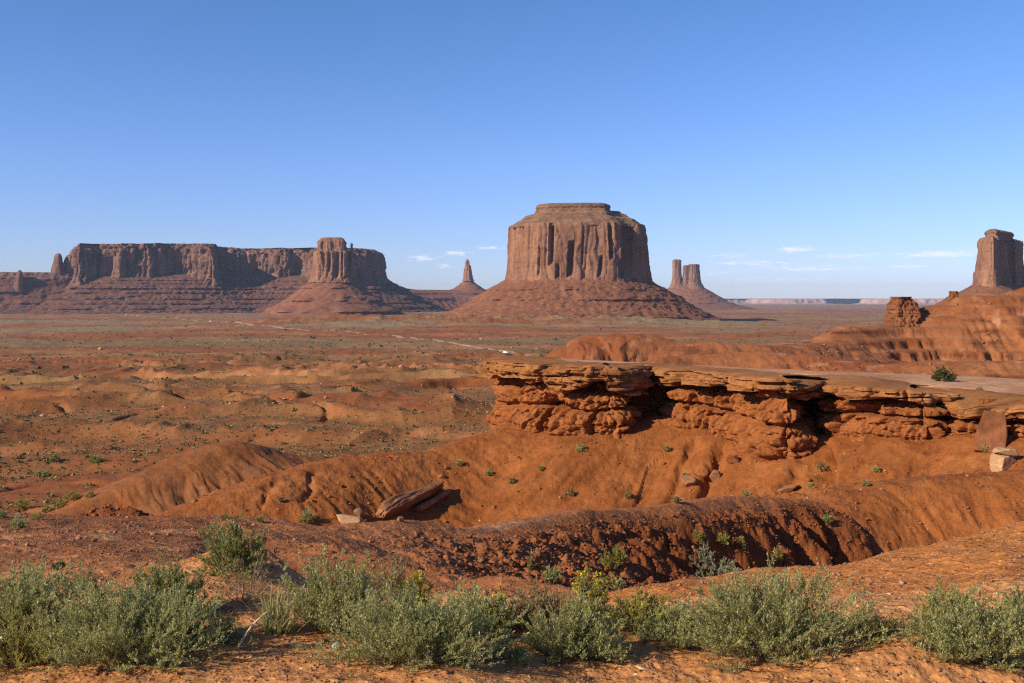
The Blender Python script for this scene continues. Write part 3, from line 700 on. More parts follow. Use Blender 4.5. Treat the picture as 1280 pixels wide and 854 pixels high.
# -- the butte with its own cone in front of the mesa
B = empty('butte', (X(415, 4700), 4700, -82), 'squat double topped butte on a red cone in front of the long mesa', 'butte'); org = tuple(B.location)
pA = [(391, 4700), (397, 4650), (413, 4640), (418, 4650), (432, 4650), (437, 4690), (441, 4740), (438, 4830), (415, 4880), (394, 4830)]
shell('cliff', PXY(pA), [(70, 26), (95, 14), (140, 6), (190, 2), (215, 0), (218, -6)], M_BUTTE, B, 3.5, 3.5, 10, with_notches(cliff_noise(26, 9, 51), [(404, 2, 12, 100, 215, 0), (421, 2.5, 22, 90, 215, .01), (412, 2, 14, 120, 215, 0), (428, 1.6, 12, 100, 215, 0)], 4760), org=org)
pillar('cap', B, [(396, 4700), (398, 4665), (412, 4655), (417, 4668), (431, 4665), (434, 4700), (432, 4800), (415, 4840), (398, 4800)], [(200, 6), (230, 0), (262, -2), (270, -8), (278, -14), (282, -26)], 26, 7, 53, 3.5, 3.5, org, topn=lambda x, y: 5*fbm2(x/25, y/25, 2, 8))
shell('talus', PXY(pA), [(-140, 440), (-98, 320), (-75, 250), (-60, 222), (-30, 170), (0, 118), (35, 74), (65, 34), (92, 8), (104, -10), (110, -30)], M_TALUS, B, 5, 4, 60, talus_noise(55, 15, 55, [(55, 12, 14), (-5, 12, 22), (-52, 15, 26)]), close=False, org=org)
spire('slender dark finger of rock beside the double topped butte', [(438, 4700), (439.2, 4690), (441, 4700), (441, 4740), (438.4, 4740)], [(90, 22), (150, 8), (210, 3), (240, 0), (252, 2), (258, -5)], 18, 3, 57, 2.5, 4)

# -- thin spire far away in the gap
B = empty('butte', (X(585, 8000), 8000, -95), 'distant thin forked spire on a broad purple cone in the gap', 'butte'); org = tuple(B.location)
pS = [(580, 8000), (582, 7970), (586.5, 7960), (590, 7990), (590, 8040), (585, 8055), (581, 8040)]
shell('spire', PXY(pS), [(130, 18), (150, 5), (190, 0), (225, -3), (246, -5), (256, -8), (260, -16)], M_BUTTE, B, 2.5, 2.5, 4, cliff_noise(18, 6, 61), org=org)
pillar('pinnacle', B, [(581, 8000), (582.5, 7970), (586.5, 7972), (587, 8025), (582.5, 8035)], [(220, 3), (262, 0), (285, -2), (297, -6), (305, -11)], 16, 4, 63, 2.5, 3, org, None, 5)
shell('talus', PXY(pS), [(-150, 900), (-95, 560), (-40, 400), (-10, 330), (15, 230), (28, 215), (60, 140), (100, 66), (135, 14), (150, -12)], M_TALUS, B, 7, 5, 50, talus_noise(80, 22, 65, [(20, 18, 26), (60, 12, 10)]), close=False, org=org)
B = empty('low_ridge', (X(530, 7600), 7600, -95), 'low purple ridge between the long mesa and the distant thin spire', 'ridge'); org = tuple(B.location)
lr = PXY([(470, 7300), (500, 7300), (525, 7500), (560, 7700), (600, 7800), (600, 8300), (470, 8300)])
shell('talus', lr, [(-140, 300), (-90, 210), (-40, 120), (0, 60), (10, 35), (20, 8), (36, -10)], M_TALUS, B, 10, 6, 60, talus_noise(80, 22, 67, [(0, 14, 20)]), close=False, org=org)
shell('rim', lr, [(24, 0), (36, -8), (40, -60), (60, -160)], M_TALUS, B, 12, 8, 50, cliff_noise(40, 8, 69), org=org, topn=lambda x, y: np.interp(640+x/np.maximum(y, 1)*F, [470, 500, 530, 600], [40, 14, -4, -8]))

# -- twin towers right of the big butte
B = empty('butte', (X(855, 9000), 9000, -100), 'pair of distant square towers on a shared cone right of centre', 'butte'); org = tuple(B.location)
pillar('slim_tower', B, [(840, 9000), (842, 8950), (851, 8955), (852.5, 9020), (849, 9070), (841, 9060)], [(80, 40), (110, 20), (140, 8), (200, 2), (300, -4), (330, -2), (338, -5), (342, -12)], 24, 4, 71, 4, 4.5, org)
pillar('broad_tower', B, [(860, 9000), (863, 8940), (871, 8945), (875, 9020), (872, 9100), (861, 9090)], [(70, 60), (100, 36), (140, 14), (200, 5), (270, -3), (292, -1), (300, -9)], 24, 5, 73, 4, 4.5, org)
pillar('side_tower', B, [(853.5, 9000), (855, 8955), (862, 8965), (864, 9050), (855, 9060)], [(70, 40), (110, 20), (150, 8), (210, 4), (265, 2), (284, 0), (290, -8)], 22, 4, 75, 4, 4.5, org)
pT = [(836, 9000), (846, 8940), (862, 8930), (880, 8980), (878, 9080), (840, 9080)]
shell('talus', PXY(pT), [(-150, 900), (-110, 560), (-60, 330), (-38, 255), (-20, 230), (20, 150), (60, 80), (95, 20), (118, -25), (124, -60)], M_TALUS, B, 8, 5, 70, talus_noise(80, 20, 77, [(10, 18, 24), (-40, 14, 24)]), close=True, org=org)

# -- the butte at the right edge
B = empty('butte', (X(1250, 3200), 3200, -70), 'tall butte with a shadowed face cut by the right edge of the photo', 'butte'); org = tuple(B.location)
pR = [(1221, 3230), (1222, 3120), (1232, 3040), (1244, 3020), (1252, 3130), (1264, 3210), (1270, 3190), (1279, 3260), (1279, 3340), (1250, 3420), (1225, 3380)]
shell('cliff', PXY(pR), [(10, 16), (40, 10), (80, 6), (85, 2), (140, -1), (176, -2), (184, -6), (187, -14)], M_BUTTE, B, 2.2, 2.2, 7, cliff_noise(22, 5, 81), org=org)
pillar('cap', B, [(1231, 3200), (1234, 3110), (1246, 3080), (1262, 3200), (1268, 3260), (1262, 3340), (1235, 3330)], [(178, 5), (190, 0), (194, -4), (202, 0), (208, -1), (213, -9)], 16, 4.5, 83, 2.2, 2, org, M_CAPB)
shell('talus', PXY(pR), [(-120, 330), (-75, 215), (-40, 150), (-10, 98), (20, 45), (45, 4), (60, -20)], M_TALUS, B, 4, 3, 30, talus_noise(40, 10, 85, [(0, 8, 10)]), close=False, org=org)
B = empty('butte', (X(1300, 3400), 3400, -70), 'second tower just showing behind the tall butte at the right edge', 'butte'); org = tuple(B.location)
pillar('cliff', B, [(1280, 3400), (1284, 3330), (1310, 3300), (1330, 3400), (1310, 3500), (1284, 3480)], [(-20, 30), (60, 10), (110, 2), (135, 0), (142, -10)], 22, 5, 87, 3, 3, org)
shell('talus', PXY([(1280, 3400), (1284, 3330), (1310, 3300), (1330, 3400), (1310, 3500), (1284, 3480)]), [(-120, 300), (-60, 190), (0, 80), (40, 10), (55, -20)], M_TALUS, B, 6, 4, 30, talus_noise(40, 9, 89), close=False, org=org)

# -- the pale mesa on the horizon
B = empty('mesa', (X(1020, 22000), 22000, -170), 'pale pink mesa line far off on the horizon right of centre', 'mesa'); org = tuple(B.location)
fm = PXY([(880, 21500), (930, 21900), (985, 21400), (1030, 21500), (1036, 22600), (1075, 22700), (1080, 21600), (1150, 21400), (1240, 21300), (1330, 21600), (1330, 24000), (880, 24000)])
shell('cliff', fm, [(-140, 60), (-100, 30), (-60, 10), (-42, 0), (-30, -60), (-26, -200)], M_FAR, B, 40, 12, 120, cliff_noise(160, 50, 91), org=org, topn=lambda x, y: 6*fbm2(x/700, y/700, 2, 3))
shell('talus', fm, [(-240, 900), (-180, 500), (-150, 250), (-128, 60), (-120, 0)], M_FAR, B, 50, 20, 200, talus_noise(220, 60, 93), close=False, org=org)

# ------------------------------------------------------------------ the rock ledge on the bluff
LED = empty('rock_ledge', (X(900, 90), 90, -12), 'long overhanging sandstone ledge over crumbling red cliffs on the bluff', 'rock ledge')
lorg = np.array(LED.location)
lp, ls = resample([q for q in RIMXY if q[1] > 62], .075, closed=False)
lp = gauss_closed(lp, .55/.075, False); ln = normals2(lp, False); ln = gauss_closed(ln, .6/.075, False)
lpx = 640+lp[:, 0]/lp[:, 1]*F
zb_ = np.interp(lpx, [a for a, b, c in TALUS], TLZ)
ztop = plateau_z(lp[:, 0], lp[:, 1])
thick = np.interp(lpx, [640, 690, 700, 780, 830, 870, 940, 1000, 1060, 1200, 1300], [1.5, 1.7, 2.3, 2.1, 1.5, 1.1, 1.2, 1.3, .85, .85, .8])
def gauss_rows(e):
    e[:, 1:-1] = .25*e[:, :-2]+.5*e[:, 1:-1]+.25*e[:, 2:]
    return e
def build_cliff():
    n = 150; q = np.linspace(0, 1, n)[:, None]
    z0 = zb_-3.0; z1 = ztop-thick+.5
    Z = z0[None]+(z1-z0)[None]*q
    h = np.clip((Z-zb_[None])/np.maximum(1, (ztop-thick-zb_))[None]+.045*pn2(ls[None]/5+0*Z, 0*Z, 201), -.5, 1.1)
    prof = np.interp(h, [-.3, 0, .12, .34, .52, .585, .64, .80, .92, 1.0, 1.1], [1.2, .8, 1.0, 1.0, .5, -.45, .4, .5, -.3, -1.4, -1.9])
    x = np.repeat(lp[None, :, 0], n, 0); y = np.repeat(lp[None, :, 1], n, 0)
    lay = pn2(ls[None]/7+0*Z, Z*0, 205)
    prof = prof+.35*pn3(x/6, y/6, Z/2.2, 203)
    # the ledge line wanders up and down
    S = ls[None]+0*Z
    big = fbm3(x/3.6, y/3.6, Z/4.0, 2, 207)
    sw = S+.25*pn2(S/1.1, Z/1.3, 261); zw = Z+.3*pn2(S/1.7, Z/1.1, 263)
    a1, a2, ac = worley2(sw/1.6, zw/2.0, 3)
    b1, b2, bc = worley2(sw/.5, zw/1.05, 5)
    c1, c2, cc = worley2(sw/.24, zw/.36, 7)
    li = np.floor((Z+.25*pn2(S/4, Z*0, 265))/.42)
    bed = pn2(li*3.17+.3, S/6, 267)
    e = 1.15*prof+.95*big+.80*(ac-.5)+.46*(bc-.5)+.16*(cc-.5)+.26*bed
    e = e-.50*(1-sstep(.02, .16, a2-a1))-.26*(1-sstep(.03, .2, b2-b1))-.09*(1-sstep(.05, .25, c2-c1))+.08*(.5-a1)+.10*(.5-b1)+.06*(.5-c1)
    crack = (1-np.abs(pn3(x/3.4, y/3.4, Z/9, 213)))**14
    e = e-1.2*crack-.10
    e = gauss_rows(e)
    V = np.stack([x+ln[None, :, 0]*e, y+ln[None, :, 1]*e, Z+.10*fbm3(x/.6, y/.6, Z/.6, 2, 217)], -1).reshape(-1, 3)-lorg
    mesh_np('cliff_face', V, gridf(n, len(lp))[:, ::-1], M_MUD, LED)
build_cliff()
def build_cap():
    thick_ = thick*(1+.30*pn2(ls/3.7, ls*0, 271)+.22*(worley2(ls/2.3, ls*0+.5, 9)[2]-.5)*2)
    cpth = gauss_closed(lp, 2.2/.075, False); cn = normals2(cpth, False); cn = gauss_closed(cn, 1.5/.075, False)
    x = cpth[:, 0]; y = cpth[:, 1]
    und = [(-3.2, .25), (-1.2, .12), (0.2, .03)]
    rows = []
    for o, t in und: rows.append((o, t))
    fc = np.linspace(0, 1, 56)
    for t in fc: rows.append((1.35+.12*math.sin(math.pi*t)-.5*max(0, t-.85)*4*.6, t))
    for o, t in ((-.3, 1.03), (-.9, 1.045), (-1.6, 1.05), (-2.4, 1.055), (-3.2, 1.05), (-4.2, 1.03), (-5.5, 0.99), (-7, .90)): rows.append((o, t))
    O = np.array([r[0] for r in rows])[:, None]; T = np.array([r[1] for r in rows])[:, None]
    zt = ztop+.25*fbm2(ls/5, ls*0, 3, 221)
    Z = (zt-thick_)[None]+thick_[None]*np.minimum(T, 1)+(T > 1)*(T-1)*2.2-(T < 1)*0
    Z = np.where(O < -4.5, (zt[None]-.05*(-O-4.5)-.12), Z)
    face = ((T >= 0) & (T <= 1) & (O > -.2)).astype(float)
    fr = sstep(-6, -1, O)
    X0 = np.repeat(x[None], len(rows), 0); Y0 = np.repeat(y[None], len(rows), 0)
    S = np.repeat(ls[None], len(rows), 0)
    zl = Z+.25*pn2(S/9, S*0, 223)
    lay = pn2(S/11, zl/.42, 225); lay2 = pn2(S/4, zl/.2, 227)
    slot = (1-np.abs(pn2(S/14, zl/.9, 229)))**14*sstep(-.1, .3, pn2(S/9, zl*0, 231)+.15)
    jit = .22*pn2(S/1.3, zl/.8, 241)+.5*pn2(S/6, zl*0, 243)
    li = np.floor((zl+.12*pn2(S/5, zl*0, 245))/.30); cell = np.floor(S/2.7+li*.37+jit*.35)
    blk = pn2(li*3.71+.13, S*0+.4+.05*S, 247)*.55+pn2(cell*5.13+.31, li*2.77+.17, 249)*.42
    li2 = np.floor(zl/.11); blk = blk+.12*pn2(li2*3.3+.2, S/3, 251)
    u1, u2, uc = worley2(S/2.6+.3*pn2(S/1.0, zl/.6, 273), li*.9+.37, 11)
    edge = (worley2(ls/3.1, ls*0+.3, 13)[2]-.5)*.9+.35*pn2(ls/1.2, ls*0, 275)
    e = fr*edge[None]+face*(.7*(uc-.5)-.25*(1-sstep(.0, .12, u2-u1))+.85*blk+.12*lay-.9*slot)+fr*(.55*fbm2(S/3.0, S*0, 3, 233)+.18*fbm3(X0/.5, Y0/.5, Z/.4, 3, 235))
    px = np.repeat(lpx[None], len(rows), 0)
    for p0, w, dep in ((692, 3.0, 3.2), (667, 1.2, 1.1), (805, 4, 1.3), (842, 1.6, .9), (868, 1.5, .7), (925, 2.2, .6), (1010, 5, 1.9), (1062, 2, .7), (1100, 2, .8), (1138, 2.4, .7), (1176, 6, 2.4), (1222, 2.5, .9), (1246, 5, 2.1), (1272, 2, .9)):
        e = e-dep*np.exp(-((px-p0-1.5*pn2(Z/.8, Z*0, 9))/w)**4)*sstep(-4, -.5, O)
    # slabs dip where the edge has broken down on the right
    Zd = -.9*np.exp(-((px-1212)/26)**2)*sstep(-5, 0, O)-.5*np.exp(-((px-1262)/22)**2)*sstep(-4, 0, O)
    zn = .10*fbm2(X0/1.2, Y0/1.2, 3, 237)*(T > .97)+.06*lay2*(T > 1)
    V = np.stack([X0+cn[None, :, 0]*(O+e), Y0+cn[None, :, 1]*(O+e), Z+Zd+zn], -1).reshape(-1, 3)-lorg
    mesh_np('caprock', V, gridf(len(rows), len(ls))[:, ::-1], M_CAP, LED)
build_cap()
#@@HAZE
# ------------------------------------------------------------------ haze
def build_haze():
    m = bpy.data.materials.new('haze_air'); m.use_nodes = True
    nt = m.node_tree; nt.nodes.clear()
    out = nt.nodes.new('ShaderNodeOutputMaterial'); v = nt.nodes.new('ShaderNodeVolumePrincipled')
    v.inputs['Color'].default_value = (0.55, 0.72, 1.0, 1); v.inputs['Density'].default_value = HAZE_D
    v.inputs['Anisotropy'].default_value = 0.0
    nt.links.new(v.outputs[0], out.inputs['Volume'])
    a, b, z0, z1 = 29000.0, 29000.0, -330.0, 380.0
    V = [(-a, -b, z0), (a, -b, z0), (a, b, z0), (-a, b, z0), (-a, -b, z1), (a, -b, z1), (a, b, z1), (-a, b, z1)]
    Fc = [(0, 3, 2, 1), (4, 5, 6, 7), (0, 1, 5, 4), (1, 2, 6, 5), (2, 3, 7, 6), (3, 0, 4, 7)]
    o = mesh_np('haze', V, Fc, m, smooth=False); tag(o, kind='stuff')
HAZE_D = 1.7e-5
build_haze()
# ------------------------------------------------------------------ loose rocks
def icosphere(n):
    import bmesh
    bm = bmesh.new(); bmesh.ops.create_icosphere(bm, subdivisions=n, radius=1.0)
    V = np.array([v.co[:] for v in bm.verts]); Fc = np.array([[v.index for v in f.verts] for f in bm.faces]); bm.free()
    return V, Fc
ICO = {k: icosphere(k) for k in (1, 2, 4, 5)}
def rock_verts(k, seed, size, cuts=9, rough=.05, keep=(.55, .9)):
    r = np.random.default_rng(seed); V = ICO[k][0].copy()
    for _ in range(cuts):
        n = r.normal(size=3); n /= np.linalg.norm(n); d = r.uniform(*keep)
        V -= np.maximum(0, V@n-d)[:, None]*n
    if k > 2:
        e = rough*fbm3(V[:, 0]*3, V[:, 1]*3, V[:, 2]*5, 4, seed % 50)+.4*rough*pn3(V[:, 0]*1.2, V[:, 1]*1.2, V[:, 2]*14, seed % 40)
        V = V*(1+e[:, None])
    return V*np.array(size)
def box_rock(seed, cuts=9, keep=(1.0, 1.45), rough=.04, dim=(1, 1, 1)):
    r = np.random.default_rng(seed); V = ICO[5][0]; V = V/np.max(np.abs(V), axis=1)[:, None]
    for _ in range(cuts):
        n = r.normal(size=3); n /= np.linalg.norm(n); d = r.uniform(*keep)*np.abs(n).sum()*.72
        V = V-np.maximum(0, V@n-d)[:, None]*n
    dx, dy, dz = dim; e = rough*fbm3(V[:, 0]*2.5*dx, V[:, 1]*2.5*dy, V[:, 2]*4*dz, 4, seed % 50)+.5*rough*pn3(V[:, 0]*dx, V[:, 1]*dy, V[:, 2]*7*dz, seed % 40)
    return V*(1+e[:, None])
def rotm(rx, ry, rz):
    from mathutils import Euler
    return np.array(Euler((rx, ry, rz)).to_matrix())
def boulder(label, px, py, w, h, dep, mat, seed, rot=(0, 0, 0), sink=.25, k=4, name='boulder', cat='boulder', group=None, cuts=10, y=None, keep=(.55, .9)):
    """w, h in photo pixels; base centre at the pixel px, py of the ground"""
    x, Y, z = hit(px, py) if y is None else (X(px, y), y, tz(X(px, y), y))
    sz = (w/2/F*Y, w/2/F*Y*dep, h/2/F*Y)
    V = rock_verts(k, seed, sz, cuts, .06, keep)@rotm(*rot).T
    V[:, 2] -= V[:, 2].min()*(1-sink)+0*V[:, 2].max()
    o = mesh_np(name, V, ICO[k][1], mat); o.location = (x, Y, z-sz[2]*sink)
    return tag(o, label, cat, group)
def slab(label, p0, p1, q0, q1, z0off, z1off, width, thick, mat, seed, roll=0.0, name='rock_slab', group=None, taper=.6):
    """a long tilted slab between two pixels at depths Y0, Y1; offsets in metres above the ground there"""
    a = np.array(hit(p0, q0, 45))+[0, 0, z0off]; b = np.array(hit(p1, q1, 45))+[0, 0, z1off]
    L = np.linalg.norm(b-a); u = (b-a)/L
    sd = np.cross(u, [0, 0, 1]); sd /= np.linalg.norm(sd); up = np.cross(sd, u)
    c, s_ = math.cos(roll), math.sin(roll); sd, up = sd*c+up*s_, up*c-sd*s_
    V = box_rock(seed, 13, (.85, 1.3), .09, (L/width, 1, thick/width))
    tp = 1-(1-taper)*np.clip(V[:, 0]*.5+.5, 0, 1)
    lay = .06*pn3(V[:, 0]*1.5, V[:, 1]*.8, V[:, 2]*2.5, seed)
    W = (V[:, 0]*L/2)[:, None]*u+(V[:, 1]*(1+lay)*tp*width/2)[:, None]*sd+(V[:, 2]*thick/2*tp)[:, None]*up
    o = mesh_np(name, W, ICO[5][1], mat); o.location = (a+b)/2
    return tag(o, label, 'rock slab', group)
# the fallen slab on the spur
slab('long brownish fallen slab leaning on the red slope below the ledge', 463, 553, 652, 615, .1, .45, 2.4, 1.2, M_SLAB, 5, .95)
slab('narrower broken slab lying under the raised end of the long fallen slab', 522, 561, 641, 620, .05, .3, 1.1, .6, M_SLAB, 9, .9)
boulder('pale flat rock lying beside the lower end of the long fallen slab', 434, 653, 54, 13, .7, M_PALE, 15, (0.05, .05, .2), .35)
boulder('dark angular rock perched on the pale flat rock', 449, 646, 17, 13, .8, M_SLAB, 17, (.1, .2, .4), .2)
boulder('small rounded stone in front of the long fallen slab', 500, 652, 11, 8, .8, M_SLAB, 19, (0, 0, .3), .2)
for i, (px, py, w, h, lab) in enumerate([(552, 599, 10, 7, 'dark chunk uphill of the long fallen slab'), (559, 588, 9, 5, 'topmost small chunk in the line above the fallen slab'), (545, 606, 8, 4, 'small flat chunk just above the fallen slab tip'), (985, 616, 30, 14, 'dark wedge of rock sticking out of the slope beneath the ledge buttress')]):
    boulder(lab, px, py, w, h, .8, M_SLAB, 21+i, (.2, .3, i), .3)
# broken blocks at the right end of the ledge
def block(label, px, py, dz, w, h, d, mat, seed, rot, keep=(.6, .85)):
    x, Y, z = hit(px, py, 45); z += dz
    V = box_rock(seed, 9, (.85, 1.35)); V[:, 0] *= 1-.3*V[:, 2]*(V[:, 2] > 0)
    V = V*np.array([w/2, d/2, h/2])@rotm(*rot).T
    o = mesh_np('boulder', V, ICO[5][1], mat); o.location = (x, Y, z)
    return tag(o, label, 'boulder')
block('upright brown slab leaning against the broken right end of the ledge', 1240, 560, 1.0, 2.0, 3.0, .7, M_KNOB, 31, (-.4, .12, -.5))
block('big pale orange block fallen below the upright brown slab', 1253, 586, .35, 1.5, 1.3, 1.2, M_PALE, 33, (.1, -.15, .4))
block('flat pale plate resting on top of the big fallen orange block', 1255, 586, 1.15, 1.5, .42, 1.1, M_PALE, 35, (.05, .12, .2))
# outcrops in the runnels
for i, (px, py, w, h, lab) in enumerate([(862, 606, 26, 14, 'lowest tan slab in the outcrop below the ledge alcove'), (876, 594, 22, 20, 'tilted tan slab in the middle of the outcrop below the alcove'), (893, 600, 17, 20, 'narrow tan slab on the right side of the outcrop below the alcove'), (916, 578, 22, 13, 'upper tan slab of the outcrop tucked under the buttress foot')]):
    boulder(lab, px, py, w, h, .7, M_MUD if i % 2 else M_SLAB, 41+i, (.35, .35, -.5+i*.2), .3)
# knobs on the right hand hill
def knob(label, px, py, Y, w, h, seed, name='rock_stack'):
    x, Y, z0 = hit(px, py, 250); Y += 3; x = X(px, Y); z0 -= 3.0; zt = -(py-h-HY)/F*Y; rw = w/2/F*Y
    pts = [(x+rw*math.cos(a)*(1+.25*math.cos(2*a+seed)), Y+rw*.8*math.sin(a)) for a in np.linspace(0, 2*math.pi, 14)[:-1]]
    H = zt-z0; zo = [(0, rw*.3)]; rk = np.random.default_rng(seed); zc = 0.0
    while zc < H*.97:
        th = H*rk.uniform(.07, .22); e = -rw*(-.30+.68*(zc/H)**.9)+rw*rk.uniform(-.05, .05)
        zo += [(zc+th*.1, e), (min(H, zc+th*.8), e-rw*.02), (min(H, zc+th*.88), e-rw*rk.uniform(.05, .14)), (min(H, zc+th), e-rw*rk.uniform(.05, .12))]
        zc += th
    zo += [(H, -rw*.55)]
    o = shell(name, [(a-x, b-Y) for a, b in pts], zo, M_KNOB, None, rw*.03, H*.02, rw*.12, lambda xx, yy, zz, oo: rw*(.62*fbm3(xx/rw*1.4, yy/rw*1.4, zz/H*1.3, 3, seed)+.22*fbm3(xx/rw*5, yy/rw*5, zz/H*7, 3, seed+3)))
    o.location = (x, Y, z0)
    return tag(o, label, 'rock stack')
knob('layered dark red rock knob standing on the shoulder of the right hand hill', 1129, 401, 345, 44, 30, 3)
knob('small leaning rock knob higher up the crest of the right hand hill', 1191, 376, 356, 13, 12, 8)

# many loose stones: one mesh per spread, nobody could count them
def pebbles(name, pts, sizes, mat, seed, k=1, flat=.6):
    r = np.random.default_rng(seed)
    base = [rock_verts(k, seed+q, (1, 1, 1), 7, 0, (.35, .75)) for q in range(12)]
    Fb = ICO[k][1]; Vs = []; n = len(base[0])
    for i, (p, s_) in enumerate(zip(pts, sizes)):
        a = r.uniform(0, 6.28); c, sn = math.cos(a), math.sin(a)
        V = base[i % 12]*np.array([1, r.uniform(.6, 1), r.uniform(.4, .9)*flat/.6])*s_
        V = np.stack([V[:, 0]*c-V[:, 1]*sn, V[:, 0]*sn+V[:, 1]*c, V[:, 2]], 1)
        Vs.append(V+p)
    V = np.concatenate(Vs); Fc = (np.arange(len(Vs))[:, None, None]*n+Fb[None]).reshape(-1, 3)
    o = mesh_np(name, V, Fc, mat, smooth=False); tag(o, kind='stuff')
    return o
def scatter_px(n, px0, px1, y0, y1, seed, logd=True):
    r = np.random.default_rng(seed)
    px = r.uniform(px0, px1, n); Y = np.exp(r.uniform(math.log(y0), math.log(y1), n)) if logd else r.uniform(y0, y1, n)
    return X(px, Y), Y, px, r
x, y, px, r = scatter_px(42000, -60, 1340, 4.7, 22, 5)
z, win, mm = terrain(x, y, True)
sz = .0045*np.exp(r.normal(0, .55, len(x)))*np.interp(y, [5, 20], [1, 2.6]); ok = (win == 1) | ((win == 2) & (mm['rnd'] < .6))
M_GRAV = rock_material('gravel_stone', [(0.16, 0.062, 0.032), (0.30, 0.135, 0.07), (0.50, 0.30, 0.19)], .06, 1, .1, .1, .1)
pebbles('gravel', np.stack([x, y, z+sz*.25], 1)[ok], sz[ok], M_GRAV, 3)
x, y, px, r = scatter_px(60000, -60, 1110, 16, 40, 6, False)
z, win, mm = terrain(x, y, True)
ok = (win == 2) & (r.uniform(0, 1, len(x)) < sstep(.15, 1.2, mm['rnd']))
sz = np.minimum(.03*np.exp(r.normal(0, .6, len(x))), .1)
pebbles('soil_clods', np.stack([x, y, z+sz*.2], 1)[ok], sz[ok], M_DARKCLOD, 4)
x, y, px, r = scatter_px(30000, 200, 1330, 52, 108, 8, False)
z, win, mm = terrain(x, y, True); cl = fbm2(x/5, y/5, 3, 305)
ok = (win == 3) & (r.uniform(0, 1, len(x)) < .25+.75*sstep(.0, .35, cl))
sz = np.minimum(.05*np.exp(r.normal(0, .65, len(x))), .34)
half = r.uniform(0, 1, len(x)) < .25
pebbles('scree', np.stack([x, y, z+sz*.15], 1)[ok & ~half], sz[ok & ~half], M_MUD, 5)
pebbles('pale_scree', np.stack([x, y, z+sz*.15], 1)[ok & half], .75*sz[ok & half], M_PALE, 8)
x, y, px, r = scatter_px(2600, 1000, 1340, 200, 365, 18, False)
z, win, mm = terrain(x, y, True); ok = (win == 5) & (fbm2(x/25, y/25, 3, 301) > .0)
sz = np.minimum(.2*np.exp(r.normal(0, .6, len(x))), .8)
pebbles('hillside_boulders', np.stack([x, y, z+sz*.2], 1)[ok], sz[ok], M_SLAB, 6)

# ------------------------------------------------------------------ plants
def leaf_material(name, cols, trans=.45, rough=.6):
    m, nt, b = new_mat(name)
    g = N(nt, 'ShaderNodeNewGeometry')
    c = ramp(nt, [(0.0, cols[0]), (0.5, cols[1]), (0.9, cols[2]), (1.0, cols[3])], g.outputs['Random Per Island'])
    nt.links.new(c, b.inputs['Base Color']); b.inputs['Roughness'].default_value = rough; b.inputs['Specular IOR Level'].default_value = .3
    t = N(nt, 'ShaderNodeBsdfTranslucent'); nt.links.new(c, t.inputs[0])
    mx = N(nt, 'ShaderNodeMixShader'); mx.inputs[0].default_value = trans
    nt.links.new(b.outputs[0], mx.inputs[1]); nt.links.new(t.outputs[0], mx.inputs[2])
    nt.links.new(mx.outputs[0], nt.nodes['Material Output'].inputs[0])
    return m
L_SALT = leaf_material('saltbush_leaf', [(.22, .225, .07), (.37, .375, .13), (.50, .49, .21), (.74, .69, .42)])
L_GREEN = leaf_material('green_leaf', [(.15, .165, .05), (.26, .275, .085), (.38, .38, .14), (.58, .55, .28)])
L_YEL = leaf_material('yellow_green_leaf', [(.23, .205, .045), (.35, .31, .075), (.46, .40, .12), (.6, .52, .22)])
L_FLOW = leaf_material('yellow_flower', [(.42, .33, .02), (.56, .43, .02), (.68, .53, .03), (.72, .58, .08)])
L_TAN = leaf_material('dry_tan_leaf', [(.22, .155, .06), (.34, .245, .10), (.46, .34, .16), (.58, .46, .26)])
L_PALE = leaf_material('pale_grey_leaf', [(.22, .20, .12), (.33, .30, .19), (.45, .41, .28), (.55, .52, .40)])
L_DARK = leaf_material('dark_green_leaf', [(.06, .07, .022), (.10, .115, .036), (.15, .165, .055), (.22, .23, .09)])
L_BLADE = leaf_material('yucca_blade', [(.24, .23, .08), (.40, .36, .14), (.55, .47, .22), (.68, .58, .32)])
def stem_material():
    m, nt, b = new_mat('bush_stem'); g = N(nt, 'ShaderNodeNewGeometry')
    nt.links.new(ramp(nt, [(0, (.12, .08, .045)), (1, (.28, .21, .13))], g.outputs['Random Per Island']), b.inputs['Base Color'])
    return m
M_STEM = stem_material()
def dead_material():
    m, nt, b = new_mat('dead_twig'); g = N(nt, 'ShaderNodeNewGeometry')
    nt.links.new(ramp(nt, [(0, (.12, .07, .045)), (.6, (.25, .17, .11)), (1, (.5, .4, .3))], g.outputs['Random Per Island']), b.inputs['Base Color'])
    return m
M_DEAD = dead_material()
def tubes(paths, r0, r1):
    """3-sided tapered tubes along paths (n, k, 3)"""
    P_ = np.asarray(paths); n, k, _ = P_.shape
    t = np.gradient(P_, axis=1); t /= np.maximum(1e-9, np.linalg.norm(t, axis=2))[..., None]
    a = np.cross(t, np.array([.31, .94, .12])); a /= np.maximum(1e-9, np.linalg.norm(a, axis=2))[..., None]; b = np.cross(t, a)
    rad = (np.asarray(r0).reshape(-1, 1)*(1-np.linspace(0, 1, k))+np.asarray(r1).reshape(-1, 1)*np.linspace(0, 1, k))[..., None]
    R_ = [P_+rad*(a*math.cos(q)+b*math.sin(q)) for q in (0, 2.094, 4.189)]
    V = np.stack(R_, 2).reshape(-1, 3)
    Fs = []
    base = (np.arange(n)*k*3)[:, None]
    for j in range(k-1):
        for q in range(3):
            q2 = (q+1) % 3
            Fs.append(np.concatenate([base+j*3+q, base+j*3+q2, base+(j+1)*3+q2, base+(j+1)*3+q], 1))
    return V, np.concatenate(Fs)
